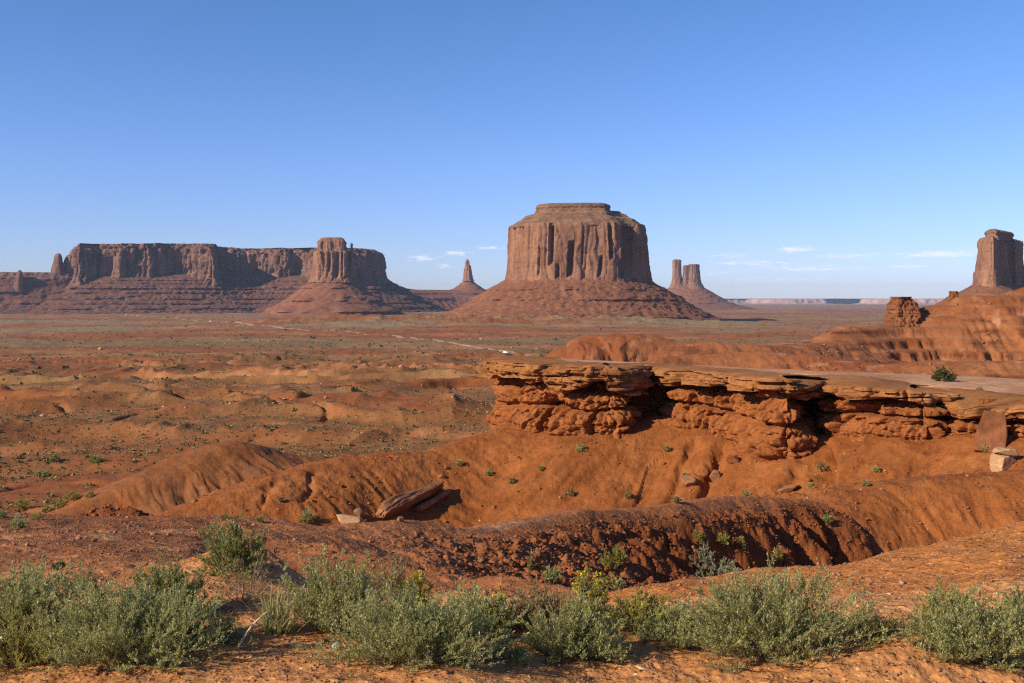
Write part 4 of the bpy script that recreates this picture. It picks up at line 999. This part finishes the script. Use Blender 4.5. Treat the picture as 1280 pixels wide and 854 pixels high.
def leaves(pos, dirs, ln, wd, r):
    n = len(pos)
    d = dirs/np.maximum(1e-9, np.linalg.norm(dirs, axis=1))[:, None]
    a = r.normal(size=(n, 3)); s_ = np.cross(d, a); s_ /= np.maximum(1e-9, np.linalg.norm(s_, axis=1))[:, None]
    up = np.cross(s_, d)
    L = ln[:, None]; W = wd[:, None]
    V = np.stack([pos, pos+d*L*.5+s_*W*.5+up*L*.08, pos+d*L, pos+d*L*.5-s_*W*.5+up*L*.08], 1).reshape(-1, 3)
    return V, np.arange(n*4).reshape(-1, 4)
def bush_geo(w, h, seed, nst=90, nlf=12000, leaf=.016, lw=.36, spread=1.0, upright=.5, flat_base=.35, irregular=.3, d=None, low=.12):
    """stems that leave a shared base and fill a rough dome; returns stems, leaf positions and directions"""
    r = np.random.default_rng(seed); d = d or w
    ph = r.uniform(0, 2*math.pi, nst); el = np.arccos(r.uniform(0, 1, nst)**(.75))          # from vertical
    lob = 1+irregular*pn2(np.cos(ph)*1.3+seed, np.sin(ph)*1.3, 5)+irregular*.7*r.normal(size=nst)*.5
    lob = np.clip(lob, .45, 1.4)
    tip = np.stack([np.sin(el)*np.cos(ph)*w/2, np.sin(el)*np.sin(ph)*d/2, np.maximum(np.cos(el), .06)*h], 1)*lob[:, None]
    b0 = np.stack([r.normal(0, .12, nst)*w*flat_base+tip[:, 0]*.25*flat_base*2, r.normal(0, .12, nst)*d*flat_base+tip[:, 1]*.25*flat_base*2, np.zeros(nst)-.02*h], 1)
    k = 7; t = np.linspace(0, 1, k)[None, :, None]
    mid = b0*.5+tip*.5; mid[:, 2] += (.25-.5*upright)*h*np.sin(el); mid[:, :2] *= (1-.35*upright)
    path = b0[:, None]*(1-t)**2+2*mid[:, None]*t*(1-t)+tip[:, None]*t**2
    path = path+r.normal(0, .012*h, path.shape)*t
    # side twigs
    nt_ = nst*5; ii = r.integers(0, nst, nt_); tt = r.uniform(.3, .95, nt_)
    f = tt*(k-1); i0 = np.minimum(f.astype(int), k-2); fr = (f-i0)[:, None]
    p0 = path[ii, i0]*(1-fr)+path[ii, i0+1]*fr; dr = path[ii, i0+1]-path[ii, i0]; dr /= np.linalg.norm(dr, axis=1)[:, None]
    sd = r.normal(size=(nt_, 3)); sd[:, 2] = np.abs(sd[:, 2])*.7+.25*upright; sd /= np.linalg.norm(sd, axis=1)[:, None]
    ln = (.10+.16*r.uniform(size=nt_))*max(h, .6*w)*(1.1-.5*tt)
    dv = dr*.55+sd*.75; dv /= np.linalg.norm(dv, axis=1)[:, None]
    tk = np.linspace(0, 1, 4)[None, :, None]
    tw = p0[:, None]+dv[:, None]*tk*ln[:, None, None]+np.array([0, 0, .18])*tk**2*ln[:, None, None]
    tw = tw+r.normal(0, .006*h, tw.shape)*tk
    # leaves on the twigs and the upper stems
    n1 = int(nlf*.72); jj = r.integers(0, nt_, n1); q = r.uniform(.05, 1, n1)*3; a = np.minimum(q.astype(int), 2); fq = (q-a)[:, None]
    lp = tw[jj, a]*(1-fq)+tw[jj, a+1]*fq; ld = tw[jj, a+1]-tw[jj, a]
    n2 = nlf-n1; jj = r.integers(0, nst, n2); q = (r.uniform(low, 1, n2)**.7)*(k-1); a = np.minimum(q.astype(int), k-2); fq = (q-a)[:, None]
    lp2 = path[jj, a]*(1-fq)+path[jj, a+1]*fq; ld2 = path[jj, a+1]-path[jj, a]
    lp = np.concatenate([lp, lp2]); ld = np.concatenate([ld, ld2]); ld /= np.maximum(1e-9, np.linalg.norm(ld, axis=1))[:, None]
    m = lp[:, 2] > .01*h; lp = lp[m]; ld = ld[m]
    ld = ld*.8+r.normal(0, .45, ld.shape)+np.array([0, 0, .3])
    lp = lp+r.normal(0, .004, lp.shape)
    lln = leaf*np.exp(r.normal(0, .3, len(lp)))
    sr = .004*max(.4, h)*np.ones(nst)
    Vs, Fs = tubes(path, sr, sr*.35); Vt, Ft = tubes(tw, np.full(nt_, sr[0]*.45), np.full(nt_, sr[0]*.2))
    return (np.concatenate([Vs, Vt]), np.concatenate([Fs, Ft+len(Vs)])), leaves(lp, ld, lln, lln*lw, r), tip
GS = 'grey green bushes along the foreground edge'
def bush(label, px, py, wpx, hpx, mat, seed, group=None, cat='bush', name='bush', flowers=0, y=None, stem_mat=None, leaf_px=2.7, dens=1.0, **kw):
    if y is None: x, Y, z = hit(px, py)
    else: x, Y, z = X(px, y), y, tz(X(px, y), y)
    m = Y/F; w = wpx*m; h = hpx*m
    leaf = leaf_px*m
    nlf = int(np.clip(dens*wpx*hpx*3.0*min(1, (3.2/leaf_px)**-.5*1.0+.0), 900, 60000)); nst = int(np.clip(wpx*hpx/70, 40, 190))
    if group == GS: kw['d'] = .62*w
    (Vs, Fs), (Vl, Fl), tip = bush_geo(w, h, seed, nst, nlf, leaf, **kw)
    o = empty(name, (x, Y, z), label, cat, group)
    a = mesh_np('stems', Vs, Fs, stem_mat or M_STEM, o); mesh_np('foliage', Vl, Fl, mat, o, smooth=False)
    if flowers:
        r = np.random.default_rng(seed+1); t = tip[tip[:, 2] > .55*h]
        p = t[r.integers(0, len(t), flowers)]+r.normal(0, .05*h, (flowers, 3))
        V, Fc = leaves(p, r.normal(size=(flowers, 3))+np.array([0, 0, 1]), np.full(flowers, leaf*1.1), np.full(flowers, leaf*1.0), r)
        mesh_np('blossom', V, Fc, L_FLOW, o, smooth=False)
    return o
near = dict(group=GS)
bush('grey green bush rising at the left edge behind the big front left bush', 30, 786, 192, 75, L_SALT, 1, upright=.9, **near)
bush('round dark topped green bush at the back of the left foreground clump', 207, 776, 130, 69, L_GREEN, 2, upright=.6, **near)
bush('biggest spreading grey green bush at the front of the left clump', 165, 823, 266, 84, L_SALT, 3, upright=.7, **near)
bush('low yellowish green bush in the bottom left corner', 25, 833, 147, 49, L_YEL, 4, upright=.6, **near)
bush('brownish half dry bush between the two rear bushes on the left', 105, 749, 70, 32, L_TAN, 6, dens=.6, **near)
bush('low sprawling green plant at the right foot of the big left bush', 270, 805, 79, 31, L_GREEN, 7, dens=.7, **near)
bush('tall open grey green bush with upright sprays beside the yucca', 430, 791, 153, 92, L_SALT, 8, upright=.9, irregular=.45, **near)
bush('broad dense grey green bush at the front between the yucca and the centre', 520, 821, 243, 75, L_SALT, 9, upright=.7, **near)
bush('grey green bush behind and right of the broad central bush', 590, 794, 124, 53, L_SALT, 10, upright=.7, **near)
bush('low scrubby bush on the sand right of the broad central bush', 625, 825, 85, 31, L_SALT, 11, dens=.6, **near)
bush('rounded grey green bush with tall dry grass stalks in the bottom centre', 712, 821, 136, 66, L_SALT, 12, upright=.6, **near)
bush('olive bush with yellowish crown on the edge of the gully', 800, 789, 102, 42, L_YEL, 13, flowers=120, **near)
bush('short grey green bush left of the large right hand bush', 845, 803, 102, 46, L_SALT, 14, **near)
bush('large dome shaped grey green bush right of centre with a long shadow', 968, 821, 254, 99, L_SALT, 15, upright=.5, irregular=.35, **near)
bush('yellow green bush behind the bush in the bottom right corner', 1190, 794, 107, 55, L_YEL, 16, **near)
bush('wide yellowish bush with pale twigs in the bottom right corner', 1228, 827, 186, 81, L_SALT, 17, upright=.6, **near)
bush('green bush cut by the right edge of the photo', 1285, 794, 79, 62, L_GREEN, 18, **near)
bush('low yellow green plant on the sand between the two right hand bushes', 1095, 794, 96, 24, L_YEL, 19, dens=.7, **near)
bush('small sprig of green at the left foot of the large right hand bush', 760, 825, 68, 27, L_SALT, 20, dens=.5, **near)
# rabbitbrush and dry plants
bush('yellow flowered bush peeping out behind the tall central bushes', 520, 775, 52, 50, L_YEL, 22, flowers=500, name='rabbitbrush', cat='flowering bush', group='yellow flowered bushes')
bush('yellow flowered bush glowing behind the bush right of centre', 622, 790, 45, 42, L_YEL, 23, flowers=450, name='rabbitbrush', cat='flowering bush', group='yellow flowered bushes')
bush('bushy yellow topped shrub above the tall dry grass in the centre', 738, 772, 65, 53, L_YEL, 24, flowers=260, name='rabbitbrush', cat='flowering bush', group='yellow flowered bushes')
bush('tan feathery bush at the gully edge below the centre', 668, 792, 78, 57, L_TAN, 25, name='dry_bush', cat='dry bush')
bush('round tan ball of dead twigs behind the tall open bush', 489, 748, 62, 50, L_TAN, 26, dens=.45, name='tumbleweed', cat='tumbleweed', stem_mat=M_DEAD)
bush('green bush growing on top of the eroded sandy hummock', 293, 716, 98, 61, L_GREEN, 27, upright=.6, name='bush')
bush('tangle of dead grey twigs hanging under the bush on the hummock', 304, 752, 85, 53, L_TAN, 28, dens=.05, name='dead_branches', cat='dead bush', stem_mat=M_DEAD)
bush('whitish grey bush on the crest of the right hand mound', 887, 718, 68, 26, L_PALE, 29, name='pale_bush', cat='bush', upright=.8)
# plants on the dark ridge face
GR = 'small plants on the dark ridge face'
for i, (px, py, w, h, mt, lab) in enumerate([
    (767, 710, 36, 28, L_YEL, 'yellow green shrub in the middle of the dark ridge face'), (664, 715, 13, 22, L_TAN, 'thin dry plant on the left of the dark ridge face'),
    (690, 728, 28, 18, L_SALT, 'grey green plant low on the dark ridge face'), (874, 682, 14, 18, L_YEL, 'slim yellow plant beside the widest gully of the dark ridge'),
    (903, 684, 18, 15, L_YEL, 'bushy yellow plant right of the widest gully of the dark ridge'), (927, 690, 9, 14, L_YEL, 'tiny yellow plant right of the two gully plants'),
    (972, 702, 10, 16, L_YEL, 'narrow bright green plant near the foot of the dark ridge nose'), (1034, 656, 14, 9, L_GREEN, 'low green tuft high on the nose of the dark ridge'),
    (774, 738, 14, 16, L_SALT, 'spiky blue grey plant at the bottom of the gully'), (730, 738, 16, 16, L_SALT, 'blue grey tuft left of the gully bottom'),
    (845, 630, 10, 8, L_TAN, 'dry tuft on the crest of the dark ridge'), (74, 712, 18, 9, L_DARK, 'dark little plant on the gravel slope behind the left bushes')]):
    bush(lab, px, py, w, h, mt, 60+i, group=GR, name='desert_plant', cat='plant', leaf_px=2.0, dens=2.0)
# shrubs on the red slopes
GB = 'shrubs on the red slopes'
for i, (px, py, w, h, mt, lab) in enumerate([
    (385, 654, 26, 18, L_SALT, 'round green shrub on the slope left of the fallen slab'), (1180, 477, 34, 19, L_DARK, 'dense dark green shrub alone on the flat top of the ledge'),
    (726, 566, 17, 10, L_SALT, 'green shrub on the slope just under the ledge'), (1027, 590, 15, 11, L_TAN, 'pale round shrub on the slope under the ledge alcove'),
    (833, 566, 11, 7, L_SALT, 'small green shrub above the tan outcrop'), (857, 598, 10, 7, L_SALT, 'grey shrub among the slabs of the tan outcrop'),
    (713, 622, 13, 9, L_TAN, 'tan shrub low on the slope in the middle'), (786, 624, 13, 8, L_TAN, 'tan shrub low on the slope below the runnel'),
    (611, 596, 9, 8, L_GREEN, 'dark shrub on the upper spur right of the fallen slab'), (574, 582, 10, 7, L_GREEN, 'lone dark shrub near the crest of the spur'),
    (933, 620, 9, 6, L_SALT, 'grey tuft at the skyline of the dark ridge'), (1096, 592, 10, 7, L_SALT, 'greyish tuft on the slope under the right ledge'),
    (1231, 568, 14, 10, L_SALT, 'blue grey shrub in front of the upright brown slab'), (1224, 492, 10, 7, L_YEL, 'yellow tuft on the broken caprock at the right'),
    (1082, 608, 11, 6, L_SALT, 'grey tuft on the slope below the greyish tuft'), (1014, 610, 8, 5, L_SALT, 'tiny green tuft right of the dark wedge rock'),
    (640, 606, 12, 7, L_TAN, 'dry shrub on the middle of the spur'), (676, 590, 8, 5, L_SALT, 'grey dot of a shrub beneath the leftmost cliff'),
    (325, 655, 12, 8, L_GREEN, 'dark shrub in the rill left of the round green shrub'), (352, 630, 9, 6, L_TAN, 'dry tuft uphill of the round green shrub')]):
    bush(lab, px, py, w*.88, h*.92, L_SALT if mt is L_GREEN and w < 12 else mt, 80+i, group=GB, name='shrub', cat='shrub', leaf_px=1.5, dens=8.0 if 'flat top' in lab else 3.0)
# yellow green clumps on the flat at the lower left
GV = 'yellow green clumps on the valley floor at the lower left'
for i, (px, py, w, h, mt, lab) in enumerate([
    (28, 638, 12, 10, L_YEL, 'leftmost yellow green clump on the lower left flat'), (74, 636, 16, 9, L_YEL, 'wide bright clump in the middle of the lower left flat'),
    (90, 626, 18, 8, L_YEL, 'long bright clump at the foot of the grey spur'), (22, 662, 14, 13, L_SALT, 'grey green clump just above the gravel slope at left'),
    (44, 650, 10, 6, L_YEL, 'small clump between the wide clump and the gravel slope'), (58, 641, 9, 6, L_YEL, 'clump tucked left of the wide bright clump'),
    (112, 622, 7, 5, L_YEL, 'small clump farthest right at the foot of the grey spur'), (68, 577, 9, 7, L_GREEN, 'green bush beside the low red bank at left'),
    (120, 578, 12, 6, L_GREEN, 'second green bush along the low red bank'), (50, 595, 6, 5, L_SALT, 'pale bush on the dark flat left of the red bank'),
    (57, 596, 7, 5, L_SALT, 'grey bush touching the pale bush on the dark flat'), (3, 648, 9, 7, L_GREEN, 'dark green clump at the extreme left edge of the flat')]):
    bush(lab, px, py, w*1.5, h*1.4, mt, 110+i, group=GV, name='clump', cat='shrub', leaf_px=1.5, dens=3.0)
# yucca, grass stalks, dead stick
def blades(label, px, py, wpx, hpx, n, mat, seed, name, cat, spread=.9, wd=.012, y=None):
    x, Y, z = hit(px, py) if y is None else (X(px, y), y, tz(X(px, y), y)); m = Y/F; w = wpx*m; h = hpx*m
    r = np.random.default_rng(seed); V = []; Fc = []
    for i in range(n):
        a = r.uniform(0, 6.28); e = r.uniform(0, spread)**.8; L = h*r.uniform(.65, 1.05)
        d = np.array([math.sin(e)*math.cos(a), math.sin(e)*math.sin(a), math.cos(e)]); sd = np.cross(d, [0, 0, 1.0]); sd /= np.linalg.norm(sd)
        b = np.array([r.normal(0, .12)*w, r.normal(0, .10)*w, -.01]); dr = np.array([d[0], d[1], 0])*L*.25
        k0 = len(V)
        for t in (0, .35, .7, 1):
            p = b+d*L*t+dr*t*t-np.array([0, 0, L*.12*t*t*e]); ww = wd*h*(1-t**1.5)+.0008
            V += [p-sd*ww, p+sd*ww+np.cross(sd, d)*0]
        for j in range(3): Fc.append((k0+2*j, k0+2*j+1, k0+2*j+3, k0+2*j+2))
    o = mesh_np(name, np.array(V), np.array(Fc), mat, smooth=False); o.location = (x, Y, z)
    return tag(o, label, cat)
blades('spiky clump of yellowish green yucca blades left of centre', 345, 792, 62, 62, 120, L_BLADE, 1, 'yucca', 'yucca', .85, .022)
blades('tall thin dry grass stalks rising behind the bottom centre bush', 712, 800, 60, 72, 90, L_TAN, 2, 'dry_grass', 'grass tuft', .45, .010)
blades('small tuft of dry grass near the yucca and the dead stick', 312, 806, 40, 14, 40, L_TAN, 3, 'grass_tuft', 'grass tuft', 1.2, .03)
def stick(label, p0, p1, Y, r0):
    a = np.array([X(p0[0], Y), Y, tz(X(p0[0], Y), Y)-.01]); b = np.array([X(p1[0], Y+.1), Y+.1, -(p1[1]-HY)/F*(Y+.1)])
    t = np.linspace(0, 1, 8)[:, None]; pth = a*(1-t)+b*t+np.array([0, 0, .03])*np.sin(t*math.pi)+np.random.default_rng(2).normal(0, .003, (8, 3))
    pm, pn_, pb = new_mat('bleached_wood'); pb.inputs['Base Color'].default_value = (.48, .38, .25, 1)
    V, Fc = tubes((pth-a)[None], [r0], [r0*.4]); o = mesh_np('dead_stick', V, Fc, pm); o.location = a
    return tag(o, label, 'stick')
_, Ys, _ = hit(298, 812)
stick('pale dead stick poking up from the sand beside the yucca', (297, 812), (333, 766), Ys, .012)
boulder('white stone at the left edge among the bushes', 6, 803, 20, 16, .8, M_PALE, 51, (.1, .2, .3), .2)
wm_, wnt, wb = new_mat('white_stone'); wb.inputs['Base Color'].default_value = (.78, .76, .72, 1); bump(wnt, wb, noise(wnt, mapping(wnt, (1, 1, 1)), 60, 4), .01)
o = boulder('bright white scrap of stone on the sand under the central bush', 420, 812, 12, 11, .7, wm_, 53, (.4, .2, 1), .2, k=4)
bpy.data.objects[[q.name for q in C.objects if q.get('label', '').startswith('white stone')][0]].data.materials[0] = wm_
for i, (px, py, w, h, lab) in enumerate([(386, 684, 13, 6, 'flat reddish stone on the gravel slope above the tall open bush'), (413, 692, 16, 5, 'dark stone just right of the flat reddish stone'), (600, 702, 14, 9, 'dark stone at the top of the gully side'), (427, 676, 7, 4, 'small stone above the dark stone on the gravel slope'), (506, 673, 8, 4, 'small stone near the crest of the dark ridge')]):
    boulder(lab, px, py, w, h, .8, M_SLAB if i % 2 == 0 else M_DARKCLOD, 55+i, (.1, .15, i), .3)
# scrub on the plain: tens of thousands, one object
def scrub():
    r = np.random.default_rng(9); n = 150000
    px = r.uniform(-40, 1320, n); R_ = np.exp(r.uniform(math.log(135), math.log(5200), n))
    x = X(px, R_); y = R_; z, win, mm = terrain(x, y, True)
    lin = fbm2(x/260, y/90, 5, 113)+.5*fbm2(x/70, y/30, 3, 114)
    p = sstep(-.35, .25, lin)*.9+.08
    ok = (win == 0) & (r.uniform(size=n) < p)
    x, y, z, R_ = x[ok], y[ok], z[ok], R_[ok]; n = len(x)
    big = r.uniform(size=n) < .07
    s_ = np.where(big, np.where(R_ < 480, .5, 1.0), .32)*np.exp(r.normal(0, .38, n))*np.interp(R_, [130, 600, 2500, 5200], [.75, 1.0, 1.7, 2.4])
    k = 7                                     # leaf clumps per shrub
    a = r.normal(size=(n, k, 3)); a /= np.linalg.norm(a, axis=2)[..., None]; a[..., 2] = np.abs(a[..., 2])*.75
    c = np.stack([x, y, z], 1)[:, None]+a*s_[:, None, None]*r.uniform(.35, 1, (n, k, 1))*.55
    c = c.reshape(-1, 3); ln = np.repeat(s_, k)*.95
    V, Fc = leaves(c-0, r.normal(size=(n*k, 3))+np.array([0, 0, .4]), ln, ln*.8, r)
    tone = np.repeat(np.where(big, np.where(R_ < 480, r.uniform(.3, .8, n), r.uniform(0, .15, n)), r.uniform(.25, 1, n)), k*4)
    m, nt, b = new_mat('scrub_leaf'); at = N(nt, 'ShaderNodeAttribute', attribute_name='tone')
    nt.links.new(ramp(nt, [(0, (.07, .072, .028)), (.25, (.12, .112, .045)), (.6, (.20, .17, .07)), (1.0, (.32, .25, .10))], at.outputs['Fac']), b.inputs['Base Color'])
    o = mesh_np('scrub', V, Fc, m, smooth=False, attrs={'tone': tone}); tag(o, kind='stuff')
scrub()
# pale boulders strewn on the valley floor
x, y, px, r = scatter_px(5000, -40, 700, 300, 1500, 28)
z, win, mm = terrain(x, y, True); ok = (win == 0) & (fbm2(x/140, y/80, 3, 303) > .12)
sz = .35*np.exp(r.normal(0, .6, len(x)))*np.interp(y, [300, 1500], [.8, 1.6])
pebbles('valley_boulders', np.stack([x, y, z+sz*.2], 1)[ok], sz[ok], M_PALE, 7)
# boulders on the cones of the near buttes
# ------------------------------------------------------------------ dirt road and vehicles
def road():
    pts = [(120, 391, 0), (205, 397, 0), (300, 404, 0), (360, 411, 0), (435, 414, 0), (500, 420, 0), (560, 428, 0), (620, 437, 0), (650, 442, 0), (700, 447, 0)]
    P3 = []
    for a, b, _ in pts:
        x, Y, z = hit(a, b, 300, 6000); P3.append((x, Y))
    P3 = np.array(P3)
    L = np.concatenate([[0], np.cumsum(np.hypot(*np.diff(P3, axis=0).T))]); q = np.arange(0, L[-1], 4.0)
    xy = np.stack([np.interp(q, L, P3[:, 0]), np.interp(q, L, P3[:, 1])], 1); xy = gauss_closed(xy, 12, False)
    nn = normals2(xy, False); rows = []
    for o in (-1, -.5, 0, .5, 1):
        w = 4.2+2*pn2(q/60, q*0, 7)
        xx = xy+nn*(o*w)[:, None]; rows.append(np.stack([xx[:, 0], xx[:, 1], terrain(xx[:, 0], xx[:, 1])+.30-.1*abs(o)], 1))
    V = np.stack(rows, 0).reshape(-1, 3)
    m, nt, b = new_mat('dirt_road'); v = mapping(nt, (1, 1, 1))
    nt.links.new(ramp(nt, [(.3, (.36, .19, .10)), (.7, (.52, .33, .20))], noise(nt, v, .05, 5)), b.inputs['Base Color'])
    o = mesh_np('road', V, gridf(5, len(xy)), m); tag(o, kind='structure')
    return xy
RXY = road()
def vehicle(label, x, y, rz, L, W, H_, cat, van):
    o = empty('van' if van else 'car', (x, y, tz(x, y)+.3), label, cat); o.rotation_euler = (0, 0, rz)
    wm, n_, b_ = new_mat('white_paint'); b_.inputs['Base Color'].default_value = (.8, .8, .8, 1); b_.inputs['Roughness'].default_value = .35; b_.inputs['Specular IOR Level'].default_value = .5
    gm, n_, g_ = new_mat('dark_glass'); g_.inputs['Base Color'].default_value = (.02, .022, .026, 1); g_.inputs['Roughness'].default_value = .1; g_.inputs['Specular IOR Level'].default_value = .5
    tm, n_, t_ = new_mat('tyre_rubber'); t_.inputs['Base Color'].default_value = (.02, .02, .02, 1)
    prof = [(-.5, .30), (-.5, .62), (-.47, .95), (-.1, 1.0), (.18, .97), (.34, .66), (.48, .55), (.5, .30)] if van else [(-.5, .30), (-.5, .6), (-.38, .66), (-.26, .98), (.08, 1.0), (.24, .68), (.48, .58), (.5, .30)]
    V = []; n = len(prof)
    for sgn in (-1, 1):
        for (a, c) in prof: V.append((a*L, sgn*W/2*(1 if c < .7 else .86), c*H_))
    Fq = [(i, (i+1) % n, n+(i+1) % n, n+i) for i in range(n)]
    me = bpy.data.meshes.new('body'); me.from_pydata(V, [], Fq+[tuple(range(n))[::-1], tuple(range(n, 2*n))]); me.materials.append(wm)
    bo = bpy.data.objects.new('body', me); C.objects.link(bo); bo.parent = o
    wx = [(-.42, .26), (.10, .02)]
    for sgn in (-1, 1):
        V = [(-.40*L if van else -.26*L, sgn*(W/2*.95+.02), .66*H_), (.20*L, sgn*(W/2*.95+.02), .66*H_), (.10*L, sgn*(W/2*.87+.03), .92*H_), (-.38*L if van else -.2*L, sgn*(W/2*.87+.03), .92*H_)]
        mesh_np('window', V, [(0, 1, 2, 3)], gm, o, smooth=False)
    for a in (-.31, .31):
        for sgn in (-1, 1):
            t = np.linspace(0, 2*math.pi, 17)[:-1]; r_ = .19*H_+.05
            V = [(a*L+r_*math.cos(q), sgn*W/2*s2, r_+r_*math.sin(q)) for s2 in (.78, 1.03) for q in t]
            me = bpy.data.meshes.new('wheel'); me.from_pydata(V, [], [(i, (i+1) % 16, 16+(i+1) % 16, 16+i) for i in range(16)]+[tuple(range(16))[::-1], tuple(range(16, 32))]); me.materials.append(tm)
            w_ = bpy.data.objects.new('wheel', me); C.objects.link(w_); w_.parent = o
x, Y, z = hit(632, 443.5, 300, 6000); vehicle('white car driving on the dirt road just left of the ledge', x, Y, -.5, 4.8, 1.9, 1.7, 'car', False)
x, Y, z = hit(157, 394.5, 300, 6000); vehicle('white van parked far out on the plain below the long mesa', x, Y, .1, 7.5, 2.6, 3.2, 'van', True)
x, Y, z = hit(263, 402.5, 300, 6000); vehicle('small white van farther right on the plain near the dirt road', x, Y, -.2, 6.5, 2.4, 2.8, 'van', True)
